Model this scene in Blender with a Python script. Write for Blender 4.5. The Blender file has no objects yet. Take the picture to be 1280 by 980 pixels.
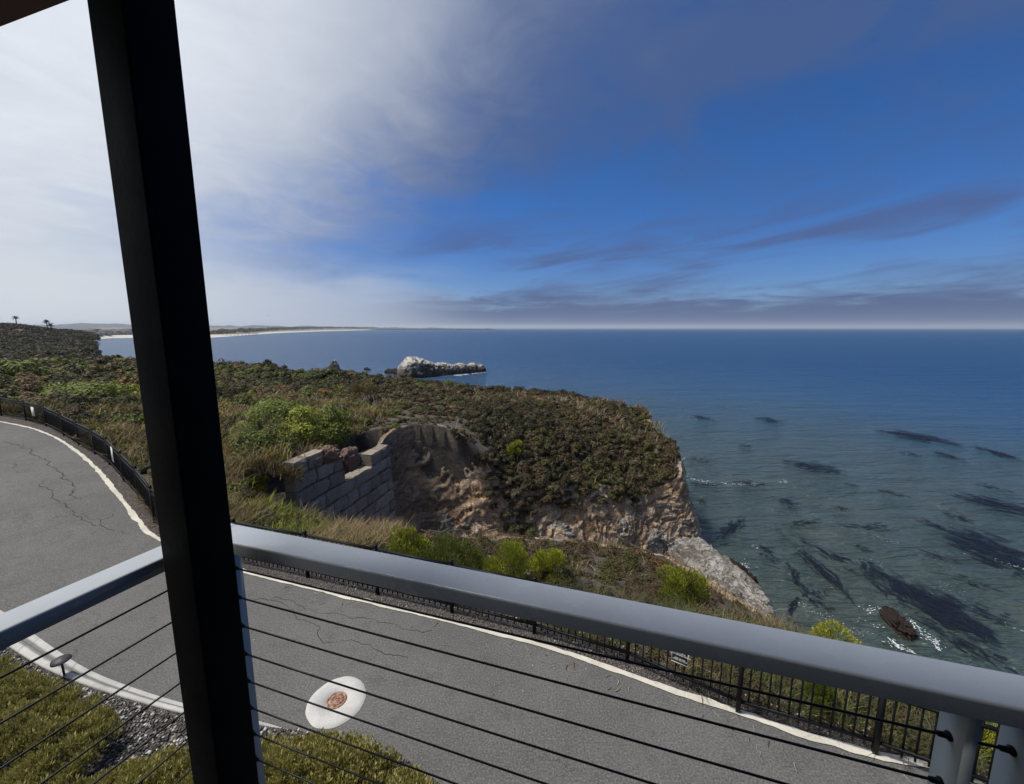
import bpy, bmesh, math, random
import numpy as np
from mathutils import Vector, Matrix

random.seed(7)
rng = np.random.default_rng(7)
S = bpy.context.scene
COL = S.collection
R = math.radians

# ------------------------------------------------------------------ camera numbers
F, TH, H = 490.0, R(8.13), 5.0       # focal length in photo pixels, pitch, eye height above the road
SEA = -14.0
cT, sT = math.cos(TH), math.sin(TH)

def zr(x, y):                         # the road climbs gently to the left
    return .04 * np.maximum(0, -np.asarray(x, float) - 8)

def ray(px, py):
    u = (px - 640) / F; v = (py - 480) / F
    return np.array((u, cT - v * sT, -sT - v * cT))

def atz(px, py, z):
    r = ray(px, py); k = (z - H) / r[2]
    return np.array((r[0] * k, r[1] * k, z))

def road_at(px, py):
    z = 0.
    for _ in range(40):
        p = atz(px, py, z); z = .5 * z + .5 * float(zr(p[0], p[1]))
    return np.array((p[0], p[1], float(zr(p[0], p[1]))))

# ------------------------------------------------------------------ noise (numpy)
def _hash(ix, iy, iz, seed):
    with np.errstate(over='ignore'):
        h = (ix.astype(np.int64) * 374761393 + iy.astype(np.int64) * 668265263 + iz.astype(np.int64) * 2147483647 + seed * 1274126177) & 0xffffffff
        h = ((h ^ (h >> 13)) * 1274126177) & 0xffffffff
        h = (h ^ (h >> 16))
    return (h & 0xffff) / 65535.0

def vn(x, y, z=0., seed=0):
    x, y, z = np.broadcast_arrays(np.asarray(x, float), np.asarray(y, float), np.asarray(z, float))
    xi, yi, zi = np.floor(x), np.floor(y), np.floor(z)
    fx, fy, fz = x - xi, y - yi, z - zi
    fx = fx * fx * (3 - 2 * fx); fy = fy * fy * (3 - 2 * fy); fz = fz * fz * (3 - 2 * fz)
    xi, yi, zi = xi.astype(np.int64), yi.astype(np.int64), zi.astype(np.int64)
    r = 0
    for dx in (0, 1):
        for dy in (0, 1):
            for dz in (0, 1):
                w = (fx if dx else 1 - fx) * (fy if dy else 1 - fy) * (fz if dz else 1 - fz)
                r = r + w * _hash(xi + dx, yi + dy, zi + dz, seed)
    return r

def fbm(x, y, z=0., o=4, seed=0):
    a, s, r = .5, 1., 0
    for i in range(o):
        r = r + a * vn(np.asarray(x) * s, np.asarray(y) * s, np.asarray(z) * s, seed + i * 17)
        a *= .5; s *= 2.03
    return r / (1 - .5 ** o)

def worley(x, y, z, seed=0):
    """nearest and second nearest cell distance and the nearest cell's random number"""
    xi, yi, zi = np.floor(x).astype(np.int64), np.floor(y).astype(np.int64), np.floor(z).astype(np.int64)
    f1 = np.full(x.shape, 9.); f2 = f1.copy(); rid = np.zeros(x.shape)
    for dx in (-1, 0, 1):
        for dy in (-1, 0, 1):
            for dz in (-1, 0, 1):
                cx, cy, cz = xi + dx, yi + dy, zi + dz
                d = np.sqrt((cx + _hash(cx, cy, cz, seed) - x) ** 2 + (cy + _hash(cx, cy, cz, seed + 1) - y) ** 2 + (cz + _hash(cx, cy, cz, seed + 2) - z) ** 2)
                near = d < f1
                f2 = np.where(near, f1, np.minimum(f2, d)); rid = np.where(near, _hash(cx, cy, cz, seed + 3), rid); f1 = np.where(near, d, f1)
    return f1, f2, rid

def sm(a, b, x):
    t = np.clip((x - a) / (b - a), 0, 1)
    return t * t * (3 - 2 * t)

# ------------------------------------------------------------------ object helpers
def tag(o, label=None, cat=None, group=None, kind=None):
    if label: o['label'] = label
    if cat: o['category'] = cat
    if group: o['group'] = group
    if kind: o['kind'] = kind
    return o

def link(o, parent=None):
    COL.objects.link(o)
    if parent is not None: o.parent = parent
    return o

def empty(name, loc=(0, 0, 0), label=None, cat=None, group=None, rz=0):
    o = bpy.data.objects.new(name, None); link(o)
    o.location = loc; o.rotation_euler = (0, 0, rz); o.empty_display_size = .2
    return tag(o, label, cat, group)

def mesh_np(name, V, faces, mat, parent=None, smooth=False, col=None, attrs=None, k=None):
    """faces: int array (n,3|4) or list of such arrays"""
    fl = faces if isinstance(faces, list) else [faces]
    fl = [np.asarray(f, np.int32) for f in fl if len(f)]
    V = np.asarray(V, np.float32)
    me = bpy.data.meshes.new(name)
    me.vertices.add(len(V)); me.vertices.foreach_set('co', V.ravel())
    nl = sum(f.size for f in fl); npoly = sum(len(f) for f in fl)
    me.loops.add(nl); me.polygons.add(npoly)
    me.loops.foreach_set('vertex_index', np.concatenate([f.ravel() for f in fl]))
    tot = np.concatenate([np.full(len(f), f.shape[1], np.int32) for f in fl])
    st = np.concatenate([[0], np.cumsum(tot)[:-1]]).astype(np.int32)
    me.polygons.foreach_set('loop_start', st)
    me.polygons.foreach_set('loop_total', tot)
    if smooth: me.polygons.foreach_set('use_smooth', np.ones(npoly, bool))
    if col is not None:
        a = me.color_attributes.new('Col', 'FLOAT_COLOR', 'POINT')
        c = np.ones((len(V), 4), np.float32); c[:, :3] = col
        a.data.foreach_set('color', c.ravel())
    for an, av in (attrs or {}).items():
        a = me.attributes.new(an, 'FLOAT', 'POINT'); a.data.foreach_set('value', np.asarray(av, np.float32))
    me.update(calc_edges=True)
    me.materials.append(mat)
    o = bpy.data.objects.new(name, me)
    return link(o, parent)

class MB:
    """collects boxes, tubes and sheets into one mesh"""
    def __init__(s): s.v = []; s.q = []; s.t = []; s.n = 0
    def add(s, V, Q=None, T=None):
        V = np.asarray(V, float).reshape(-1, 3)
        if Q is not None and len(Q): s.q.append(np.asarray(Q, int).reshape(-1, 4) + s.n)
        if T is not None and len(T): s.t.append(np.asarray(T, int).reshape(-1, 3) + s.n)
        s.v.append(V); s.n += len(V)
    def box(s, c, ax, hs):
        """centre, 3 axes, half sizes"""
        c = np.asarray(c, float); ax = np.asarray(ax, float)
        sg = np.array([(-1, -1, -1), (1, -1, -1), (1, 1, -1), (-1, 1, -1), (-1, -1, 1), (1, -1, 1), (1, 1, 1), (-1, 1, 1)], float)
        V = c + (sg * np.asarray(hs)) @ ax
        s.add(V, [(0, 3, 2, 1), (4, 5, 6, 7), (0, 1, 5, 4), (1, 2, 6, 5), (2, 3, 7, 6), (3, 0, 4, 7)])
    def tube(s, P, rad, n=8, cap=True):
        P = np.asarray(P, float); rad = np.broadcast_to(np.asarray(rad, float), (len(P),))
        T = np.gradient(P, axis=0); T /= np.linalg.norm(T, axis=1)[:, None] + 1e-12
        up = np.array((0, 0, 1.)) if abs(T[0][2]) < .9 else np.array((1., 0, 0))
        A = np.cross(T, up); A /= np.linalg.norm(A, axis=1)[:, None] + 1e-12
        B = np.cross(A, T)
        an = np.arange(n) * 2 * math.pi / n
        V = P[:, None] + rad[:, None, None] * (np.cos(an)[None, :, None] * A[:, None] + np.sin(an)[None, :, None] * B[:, None])
        i = np.arange(len(P) - 1)[:, None] * n; j = np.arange(n)[None]; k = (j + 1) % n
        Q = np.stack([i + j, i + n + j, i + n + k, i + k], -1).reshape(-1, 4)
        s.add(V.reshape(-1, 3), Q)
        if cap:
            for base, fl in ((0, 1), ((len(P) - 1) * n, -1)):
                c = len(P) * n
                ctr = P[0] if base == 0 else P[-1]
                ring = V.reshape(-1, 3)[base:base + n]
                tr = [(0, a + 1, (a + 1) % n + 1) for a in range(n)]
                if fl < 0: tr = [(a, c2, b) for a, b, c2 in tr]
                s.add(np.vstack([ctr[None], ring]), None, tr)
    def grid(s, V):
        """V (a,b,3)"""
        a, b = V.shape[:2]
        i = np.arange(a - 1)[:, None] * b; j = np.arange(b - 1)[None]
        s.add(V.reshape(-1, 3), np.stack([i + j, i + j + 1, i + b + j + 1, i + b + j], -1).reshape(-1, 4))
    def build(s, name, mat, parent=None, smooth=False, **k):
        fl = []
        if s.q: fl.append(np.vstack(s.q))
        if s.t: fl.append(np.vstack(s.t))
        return mesh_np(name, np.vstack(s.v), fl, mat, parent, smooth, **k)

def bevel(o, w=.004, seg=2):
    m = o.modifiers.new('bevel', 'BEVEL'); m.width = w; m.segments = seg; m.limit_method = 'ANGLE'
    return o

# ------------------------------------------------------------------ materials
def nmat(name):
    m = bpy.data.materials.new(name); m.use_nodes = True
    nt = m.node_tree; b = nt.nodes['Principled BSDF']
    return m, nt, b

class G:
    """small node helper"""
    def __init__(s, nt): s.nt = nt
    def n(s, t, **k):
        nd = s.nt.nodes.new(t)
        for a, v in k.items(): setattr(nd, a, v)
        return nd
    def put(s, sock, v):
        if hasattr(v, 'is_linked') or isinstance(v, bpy.types.NodeSocket): s.nt.links.new(v, sock)
        elif v is not None: sock.default_value = v
    def m(s, op, a, b=None, c=None, clamp=False):
        nd = s.n('ShaderNodeMath', operation=op, use_clamp=clamp)
        s.put(nd.inputs[0], a)
        if b is not None: s.put(nd.inputs[1], b)
        if c is not None: s.put(nd.inputs[2], c)
        return nd.outputs[0]
    def ss(s, v, a, b, o0=0., o1=1.):
        nd = s.n('ShaderNodeMapRange', interpolation_type='SMOOTHSTEP')
        s.put(nd.inputs[0], v); s.put(nd.inputs[1], a); s.put(nd.inputs[2], b); s.put(nd.inputs[3], o0); s.put(nd.inputs[4], o1)
        return nd.outputs[0]
    def vm(s, op, a, b=None):
        nd = s.n('ShaderNodeVectorMath', operation=op); s.put(nd.inputs[0], a)
        if b is not None: s.put(nd.inputs[1], b)
        return nd.outputs[0]
    def comb(s, x, y, z):
        nd = s.n('ShaderNodeCombineXYZ')
        for i, v in enumerate((x, y, z)): s.put(nd.inputs[i], v)
        return nd.outputs[0]
    def noise(s, vec, scale=1., detail=4., rough=.55, dist=0., out=0):
        nd = s.n('ShaderNodeTexNoise'); s.put(nd.inputs['Vector'], vec)
        s.put(nd.inputs['Scale'], scale); nd.inputs['Detail'].default_value = detail
        nd.inputs['Roughness'].default_value = rough; nd.inputs['Distortion'].default_value = dist
        return nd.outputs[out]
    def voro(s, vec, scale=1., feature='F1', rnd=1.):
        nd = s.n('ShaderNodeTexVoronoi', feature=feature); s.put(nd.inputs['Vector'], vec); s.put(nd.inputs['Scale'], scale)
        nd.inputs['Randomness'].default_value = rnd
        return nd
    def mix(s, f, a, b, blend='MIX'):
        nd = s.n('ShaderNodeMix', data_type='RGBA', blend_type=blend)
        s.put(nd.inputs[0], f)
        for i, v in ((6, a), (7, b)):
            if isinstance(v, tuple) and len(v) == 3: v = (*v, 1)
            s.put(nd.inputs[i], v)
        return nd.outputs[2]
    def ramp(s, f, stops):
        nd = s.n('ShaderNodeValToRGB'); s.put(nd.inputs[0], f)
        e = nd.color_ramp.elements
        while len(e) < len(stops): e.new(.5)
        for i, (p, c) in enumerate(stops):
            e[i].position = p; e[i].color = (*c, 1) if len(c) == 3 else c
        return nd.outputs[0]
    def bump(s, h, strength=.5, dist=.02, normal=None):
        nd = s.n('ShaderNodeBump'); s.put(nd.inputs['Height'], h); nd.inputs['Strength'].default_value = strength
        nd.inputs['Distance'].default_value = dist
        if normal is not None: s.put(nd.inputs['Normal'], normal)
        return nd.outputs[0]
    def pos(s): return s.n('ShaderNodeNewGeometry').outputs['Position']
    def obj(s): return s.n('ShaderNodeTexCoord').outputs['Object']
    def attr(s, name, out='Fac'): return s.n('ShaderNodeAttribute', attribute_name=name).outputs[out]

def mat_paint(name, col, rough=.5, var=.15, scale=6., metal=0., bump=.15, spec=.5, bscale=90.):
    m, nt, b = nmat(name); g = G(nt); p = g.obj()
    n1 = g.noise(p, scale, 5); n2 = g.noise(p, bscale, 3)
    lo = tuple(c * (1 - var) for c in col); hi = tuple(min(1, c * (1 + var)) for c in col)
    g.put(b.inputs['Base Color'], g.mix(n1, lo, hi))
    g.put(b.inputs['Roughness'], g.ss(n1, .2, .8, max(.05, rough - .08), min(1, rough + .1)))
    b.inputs['Metallic'].default_value = metal
    b.inputs['Specular IOR Level'].default_value = spec
    if bump: g.put(b.inputs['Normal'], g.bump(n2, bump, .002))
    return m

M = {}
M['rail'] = mat_paint('rail_paint', (.30, .325, .35), .24, .06, 14, 0, .10, .9, 420)
M['rail_post'] = mat_paint('rail_post_paint', (.30, .33, .33), .5, .12, 12, 0, .12, .4, 200)
M['iron'] = mat_paint('black_iron', (.0045, .0045, .005), .55, .3, 5, 0, .1, .22)
M['wood_black'] = mat_paint('black_stained_wood', (.0016, .0018, .0022), .7, .4, 4, 0, .5, .10, 60)
M['beam'] = mat_paint('brown_stained_wood', (.045, .017, .011), .7, .4, 5, 0, .4, .3, 50)
M['house'] = mat_paint('house_siding', (.02, .017, .016), .8, .2, 3, 0, .2, .3, 40)
M['cable'] = mat_paint('steel_cable', (.018, .018, .018), .45, .2, 30, .3, 0, .4)
M['white_sign'] = mat_paint('white_sign_plate', (.62, .62, .58), .5, .08, 20, 0, 0)
M['black_sign'] = mat_paint('black_sign_plate', (.015, .016, .02), .5, .2, 30, 0, 0)
M['lamp_metal'] = mat_paint('dark_bronze', (.022, .022, .025), .6, .2, 30, 0, 0)
M['trunk'] = mat_paint('palm_trunk', (.10, .085, .07), .9, .3, 4, 0, .3)
M['stem'] = mat_paint('shrub_stems', (.085, .062, .045), .9, .35, 8, 0, .3)
M['bird'] = mat_paint('gull_grey', (.2, .2, .21), .8, .2, 5, 0, 0)
M['town_wall'] = mat_paint('town_wall', (.36, .34, .32), .9, .2, .05, 0, 0)
M['town_roof'] = mat_paint('town_roof', (.12, .10, .095), .9, .3, .05, 0, 0)
M['town_window'] = mat_paint('town_window', (.03, .035, .045), .3, .2, .2, 0, 0)
M['pier'] = mat_paint('pier_timber', (.06, .05, .045), .9, .2, .2, 0, 0)

# leaves: colour per leaf from the mesh
def mat_leaf(name, trans=.25, rough=.62):
    m, nt, b = nmat(name); g = G(nt)
    c = g.attr('Col', 'Color')
    g.put(b.inputs['Base Color'], c); b.inputs['Roughness'].default_value = rough
    b.inputs['Specular IOR Level'].default_value = .25
    t = g.n('ShaderNodeBsdfTranslucent'); g.put(t.inputs[0], g.mix(.5, c, (.10, .13, .02)))
    mx = g.n('ShaderNodeMixShader'); mx.inputs[0].default_value = trans
    nt.links.new(b.outputs[0], mx.inputs[1]); nt.links.new(t.outputs[0], mx.inputs[2])
    nt.links.new(mx.outputs[0], nt.nodes['Material Output'].inputs[0])
    return m
M['leaf'] = mat_leaf('leaves')
M['dry'] = mat_leaf('dry_leaves', .15, .8)

def mat_asphalt():
    m, nt, b = nmat('asphalt'); g = G(nt); p = g.pos()
    big = g.noise(p, .55, 5, .6); mid = g.noise(p, 3.5, 5, .65); fine = g.noise(p, 42, 3, .75); sp = g.voro(p, 85).outputs['Distance']
    c = g.mix(g.ss(big, .3, .7), (.080, .078, .074), (.108, .105, .099))
    c = g.mix(g.ss(mid, .45, .75), c, (.072, .071, .069))
    c = g.mix(g.m('MULTIPLY', g.ss(fine, .48, .66), .38), c, (.25, .243, .23))
    c = g.mix(g.m('MULTIPLY', g.ss(fine, .48, .32), .6), c, (.03, .03, .03))
    # fine crazing
    wv = g.vm('ADD', p, g.vm('SCALE', g.noise(p, 1.6, 4, .6, out=1), None))
    e = g.voro(g.vm('ADD', p, g.noise(p, 1.7, 5, .7, out=1)), .42, 'DISTANCE_TO_EDGE').outputs['Distance']
    cr = g.m('MULTIPLY', g.ss(e, .010, .002), g.ss(g.noise(p, .35, 3), .5, .62))
    c = g.mix(g.m('MULTIPLY', cr, .45), c, (.028, .027, .026))
    # oil spots
    ol = g.ss(g.noise(p, .9, 4, .7), .64, .74)
    c = g.mix(g.m('MULTIPLY', ol, .3), c, (.04, .04, .04))
    g.put(b.inputs['Base Color'], c); b.inputs['Roughness'].default_value = .86; b.inputs['Specular IOR Level'].default_value = .3
    h = g.m('ADD', g.m('MULTIPLY', fine, .6), g.m('MULTIPLY', sp, .8))
    g.put(b.inputs['Normal'], g.bump(h, .55, .006))
    return m
M['asphalt'] = mat_asphalt()

def mat_concrete(name, base=(.42, .41, .385), curb_shade=None):
    m, nt, b = nmat(name); g = G(nt); p = g.pos()
    n1 = g.noise(p, 2.2, 6, .65); n2 = g.noise(p, 14, 5, .7); n3 = g.noise(p, 90, 2)
    c = g.mix(g.ss(n1, .3, .7), tuple(k * .82 for k in base), tuple(k * 1.12 for k in base))
    c = g.mix(g.m('MULTIPLY', g.ss(n2, .52, .72), .45), c, tuple(k * .55 for k in base))
    if curb_shade:
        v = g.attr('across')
        st = g.m('MULTIPLY', g.m('SUBTRACT', 1., g.ss(g.m('ABSOLUTE', g.m('SUBTRACT', g.m('ADD', v, g.m('MULTIPLY', g.m('SUBTRACT', n1, .5), .12)), curb_shade)), .16, .27)), g.ss(n2, .2, .6, .8, 1.))
        c = g.mix(g.m('MULTIPLY', st, .85), c, (.115, .11, .10))  # dark gutter band: the curb's shadow painted into the concrete colour
        j = g.attr('along'); fr = g.m('FRACT', g.m('DIVIDE', j, 1.25))
        jl = g.ss(g.m('ABSOLUTE', g.m('SUBTRACT', fr, .5)), .008, .003)
        c = g.mix(g.m('MULTIPLY', jl, .8), c, (.07, .066, .06))
    g.put(b.inputs['Base Color'], c); b.inputs['Roughness'].default_value = .88
    g.put(b.inputs['Normal'], g.bump(g.m('ADD', n2, n3), .35, .006))
    return m
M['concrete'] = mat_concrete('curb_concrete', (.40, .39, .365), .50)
M['collar'] = mat_concrete('collar_concrete', (.44, .43, .405))
M['edge'] = mat_concrete('edge_line_paint', (.50, .47, .40))

def mat_gravel(name, cols):
    m, nt, b = nmat(name); g = G(nt); p = g.pos()
    v = g.voro(p, 26); v2 = g.voro(p, 60)
    c = g.ramp(g.noise(g.vm('SCALE', v.outputs['Position'], None), 9, 2), [(.3, cols[0]), (.5, cols[1]), (.7, cols[2])])
    wn = g.n('ShaderNodeTexWhiteNoise'); g.put(wn.inputs['Vector'], v2.outputs['Position'])
    c = g.mix(.6, c, g.ramp(wn.outputs['Value'], [(0, cols[0]), (.55, cols[1]), (1, cols[2])]))
    c = g.mix(g.ss(v2.outputs['Distance'], .35, .75), c, tuple(k * .35 for k in cols[0]))
    g.put(b.inputs['Base Color'], c); b.inputs['Roughness'].default_value = .95
    h = g.m('ADD', v.outputs['Distance'], v2.outputs['Distance'])
    g.put(b.inputs['Normal'], g.bump(h, 1., -.03))
    return m
M['gravel'] = mat_gravel('gravel', [(.07, .058, .05), (.15, .125, .11), (.30, .26, .23)])
M['planter'] = mat_gravel('planter_gravel', [(.05, .046, .042), (.11, .10, .092), (.30, .28, .26)])

def mat_rock(name, base='cliff'):
    m, nt, b = nmat(name); g = G(nt); p = g.pos()
    sp = g.n('ShaderNodeSeparateXYZ'); g.put(sp.inputs[0], p); x, y, z = sp.outputs
    w = g.noise(p, .55, 5, .6)
    w2 = g.noise(p, 2.6, 6, .65)
    st = g.m('ADD', g.m('ADD', g.m('MULTIPLY', z, 1.9), g.m('MULTIPLY', x, -.45)), g.m('ADD', g.m('MULTIPLY', w, 3.2), g.m('MULTIPLY', w2, .9)))
    band = g.noise(g.comb(g.m('MULTIPLY', x, .25), g.m('MULTIPLY', y, .25), st), 1.0, 6, .7)
    crack = g.noise(g.comb(g.m('MULTIPLY', x, .7), g.m('MULTIPLY', y, .7), g.m('MULTIPLY', st, 2.6)), 1.5, 6, .75)
    if base == 'cliff':
        c = g.ramp(band, [(.28, (.52, .32, .18)), (.40, (.80, .52, .29)), (.50, (.82, .58, .36)), (.62, (.78, .66, .52)), (.74, (.85, .79, .70))])
        bl = g.attr('blk')
        c = g.mix(g.ss(bl, .30, .70), g.mix(.45, c, (.62, .34, .15)), g.mix(.25, c, (.82, .68, .50)))
        # grey weathered towards the cove, brown soil at the notch head: big patches of another rock
        gp = g.noise(p, .16, 4, .6)
        c = g.mix(g.m('MULTIPLY', g.ss(gp, .52, .68), .5), c, g.ramp(band, [(.3, (.30, .25, .21)), (.5, (.46, .40, .34)), (.72, (.62, .57, .50))]))
        earth = g.ss(g.m('ADD', x, g.m('MULTIPLY', w2, 3.)), -.6, -3.2)
        c = g.mix(g.m('MULTIPLY', earth, .45), c, g.ramp(band, [(.3, (.075, .055, .040)), (.46, (.15, .11, .078)), (.60, (.26, .185, .12)), (.74, (.42, .35, .27))]))
        wh = g.m('MULTIPLY', g.ss(g.noise(p, .8, 6, .7), .57, .70), .6)
        c = g.mix(wh, c, (.60, .56, .50))
    else:
        c = g.ramp(band, [(.3, (.24, .21, .18)), (.5, (.56, .525, .47)), (.7, (.76, .73, .68))])
    ln1 = g.noise(g.comb(g.m('MULTIPLY', x, .30), g.m('MULTIPLY', y, .30), g.m('MULTIPLY', st, .95)), 1.5, 5, .6, .3)
    ln2 = g.noise(g.comb(g.m('MULTIPLY', x, .55), g.m('MULTIPLY', y, .55), g.m('MULTIPLY', st, 1.5)), 2.2, 5, .6, .3)
    seam = g.m('MAXIMUM', g.ss(g.m('ABSOLUTE', g.m('SUBTRACT', ln1, .5)), .030, .004), g.m('MULTIPLY', g.ss(g.m('ABSOLUTE', g.m('SUBTRACT', ln2, .52)), .028, .004), .8))
    c = g.mix(g.m('MULTIPLY', seam, .62), c, (.14, .085, .05))
    dk = g.ss(crack, .43, .36)
    c = g.mix(g.m('MULTIPLY', dk, .55), c, (.22, .14, .085))
    wet = g.ss(g.m('ADD', z, g.m('MULTIPLY', w2, 1.6)), SEA + 2.0, SEA + .9)
    c = g.mix(g.m('MULTIPLY', wet, .9), c, (.022, .018, .014))
    g.put(b.inputs['Base Color'], c); b.inputs['Roughness'].default_value = .9; b.inputs['Specular IOR Level'].default_value = .25
    fine = g.noise(p, 7, 6, .75)
    vb = g.voro(g.vm('ADD', g.comb(g.m('MULTIPLY', x, 1.), g.m('MULTIPLY', y, 1.), g.m('MULTIPLY', st, .8)), g.noise(p, 1.5, 4, .6, out=1)), 1.7).outputs['Distance']
    h = g.m('ADD', g.m('ADD', g.m('SUBTRACT', g.m('MULTIPLY', crack, 1.0), g.m('MULTIPLY', seam, .55)), g.m('MULTIPLY', fine, .8)), g.m('MULTIPLY', vb, .3))
    g.put(b.inputs['Normal'], g.bump(h, 1., .26))
    return m
M['cliff'] = mat_rock('cliff_rock')
M['pale_rock'] = mat_rock('pale_rock', 'pale')

def mat_soil():
    m, nt, b = nmat('dry_soil'); g = G(nt); p = g.pos()
    n1 = g.noise(p, .5, 6, .65); n2 = g.noise(p, 5, 6, .7)
    c = g.ramp(n1, [(.3, (.045, .035, .026)), (.5, (.088, .068, .050)), (.7, (.150, .125, .10))])
    c = g.mix(g.m('MULTIPLY', g.ss(n2, .45, .7), .6), c, (.19, .16, .125))
    c = g.mix(g.m('MULTIPLY', g.ss(n2, .45, .3), .7), c, (.035, .027, .02))
    g.put(b.inputs['Base Color'], c); b.inputs['Roughness'].default_value = .95
    g.put(b.inputs['Normal'], g.bump(g.m('ADD', g.m('MULTIPLY', g.noise(p, 1.6, 6, .7), 2.), g.m('ADD', n2, g.noise(p, 30, 4))), 1., .12))
    return m
M['soil'] = mat_soil()

def mat_guano():
    m, nt, b = nmat('sea_rock'); g = G(nt); p = g.pos()
    sp = g.n('ShaderNodeSeparateXYZ'); g.put(sp.inputs[0], p); z = sp.outputs[2]
    n1 = g.noise(p, .45, 7, .7); n2 = g.noise(p, .12, 4, .6)
    up = g.n('ShaderNodeSeparateXYZ'); g.put(up.inputs[0], g.n('ShaderNodeNewGeometry').outputs['Normal'])
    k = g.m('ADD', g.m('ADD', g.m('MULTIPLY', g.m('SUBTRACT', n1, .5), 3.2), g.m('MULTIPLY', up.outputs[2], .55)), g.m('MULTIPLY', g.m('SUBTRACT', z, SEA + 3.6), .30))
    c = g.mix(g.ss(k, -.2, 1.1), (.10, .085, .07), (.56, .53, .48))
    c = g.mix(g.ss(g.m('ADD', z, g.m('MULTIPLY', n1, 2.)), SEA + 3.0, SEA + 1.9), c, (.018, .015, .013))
    c = g.mix(g.m('MULTIPLY', g.ss(g.noise(g.comb(g.m('MULTIPLY', sp.outputs[0], 1.), sp.outputs[1], g.m('MULTIPLY', z, .55)), .9, 6, .75), .53, .40), .75), c, (.085, .075, .065))  # grey streaks: shadow on the rock painted into its colour
    g.put(b.inputs['Base Color'], c); b.inputs['Roughness'].default_value = .9
    g.put(b.inputs['Normal'], g.bump(g.noise(p, 1.3, 7, .75), 1., .8))
    return m
M['guano'] = mat_guano()
M['dark_rock'] = mat_paint('dark_wet_rock', (.017, .011, .008), .75, .6, 1.2, 0, .9, .2, 4)

def mat_wallblock():
    m, nt, b = nmat('wall_block_stone'); g = G(nt); p = g.pos()
    n1 = g.noise(p, 1.4, 5, .6); n2 = g.noise(p, 9, 6, .7); r = g.attr('blk')
    c = g.mix(r, (.19, .162, .128), (.33, .285, .225))
    c = g.mix(g.m('MULTIPLY', g.ss(n1, .55, .75), .6), c, (.27, .165, .10))
    c = g.mix(g.m('MULTIPLY', g.ss(n2, .5, .34), .75), c, (.08, .065, .055))
    g.put(b.inputs['Base Color'], c); b.inputs['Roughness'].default_value = .92
    g.put(b.inputs['Normal'], g.bump(n2, .9, .06))
    return m
M['block'] = mat_wallblock()
M['mortar'] = mat_paint('dark_mortar', (.05, .042, .035), .95, .3, 2, 0, .5)
M['red_rock'] = mat_paint('red_brown_stone', (.15, .095, .072), .9, .5, 2.5, 0, .9, .3, 9)

def mat_sea():
    m, nt, b = nmat('sea_water'); g = G(nt); p = g.pos()
    sp = g.n('ShaderNodeSeparateXYZ'); g.put(sp.inputs[0], p); x, y, z = sp.outputs
    d = g.n('ShaderNodeVectorMath', operation='DISTANCE'); g.put(d.inputs[0], p); d.inputs[1].default_value = (14, 14, SEA)
    dist = d.outputs['Value']
    nb = g.noise(p, .035, 4, .6)
    dd = g.m('ADD', dist, g.m('MULTIPLY', g.m('SUBTRACT', nb, .5), 60.))
    c = g.ramp(g.ss(dd, 8, 190), [(0, (.044, .064, .060)), (.25, (.034, .068, .088)), (.55, (.018, .066, .135)), (1, (.010, .052, .130))])
    # sand clouds in the shallows
    sc = g.m('MULTIPLY', g.ss(g.noise(p, .09, 5, .6), .45, .65), g.ss(dist, 70, 20))
    c = g.mix(g.m('MULTIPLY', sc, .5), c, (.066, .076, .062))
    g.put(b.inputs['Base Color'], c); b.inputs['IOR'].default_value = 1.333
    g.put(b.inputs['Roughness'], g.ss(dist, 20, 260, .10, .34))
    # swell rows run roughly along the shore, chop on top
    rot = g.n('ShaderNodeMapping'); g.put(rot.inputs[0], p); rot.inputs['Rotation'].default_value = (0, 0, R(27)); rot.inputs['Scale'].default_value = (.24, 1.0, 1)
    rv = rot.outputs[0]
    s0 = g.noise(rv, .17, 3, .5); s1 = g.noise(rv, .62, 4, .55, .4); s2 = g.noise(rv, 2.1, 4, .6); s3 = g.noise(p, 6.5, 3, .6)
    s1 = g.m('SUBTRACT', 1., g.m('ABSOLUTE', g.m('SUBTRACT', g.m('MULTIPLY', s1, 2.), 1.)))
    h = g.m('ADD', g.m('ADD', g.m('MULTIPLY', s0, 2.2), g.m('MULTIPLY', s1, .95)), g.m('ADD', g.m('MULTIPLY', s2, .30), g.m('MULTIPLY', s3, .035)))
    g.put(b.inputs['Normal'], g.bump(h, 1., 1.35))
    return m
M['sea'] = mat_sea()
M['kelp'] = mat_paint('kelp_blades', (.011, .013, .017), .35, .5, 2, 0, 0, .4)
_nt = M['kelp'].node_tree; _tr = _nt.nodes.new('ShaderNodeBsdfTransparent'); _mx = _nt.nodes.new('ShaderNodeMixShader'); _at = _nt.nodes.new('ShaderNodeAttribute'); _at.attribute_name = 'cover'; _nt.links.new(_at.outputs['Fac'], _mx.inputs[0])
_nt.links.new(_tr.outputs[0], _mx.inputs[1]); _nt.links.new(_nt.nodes['Principled BSDF'].outputs[0], _mx.inputs[2]); _nt.links.new(_mx.outputs[0], _nt.nodes['Material Output'].inputs[0])
M['foam'] = mat_paint('sea_foam', (.50, .53, .54), .9, .12, 3, 0, .2)
M['sand'] = mat_paint('beach_sand', (.46, .41, .34), .95, .1, .01, 0, 0)
M['plain'] = mat_paint('coastal_plain_ground', (.15, .14, .10), .95, .3, .004, 0, 0)
M['hills'] = mat_paint('far_hill_ground', (.035, .045, .055), .95, .3, .002, 0, 0)
M['crack'] = mat_paint('crack_tar', (.022, .021, .02), .95, .2, 5, 0, 0)  # dark tar colour of the road cracks
M['rust'] = None
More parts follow.
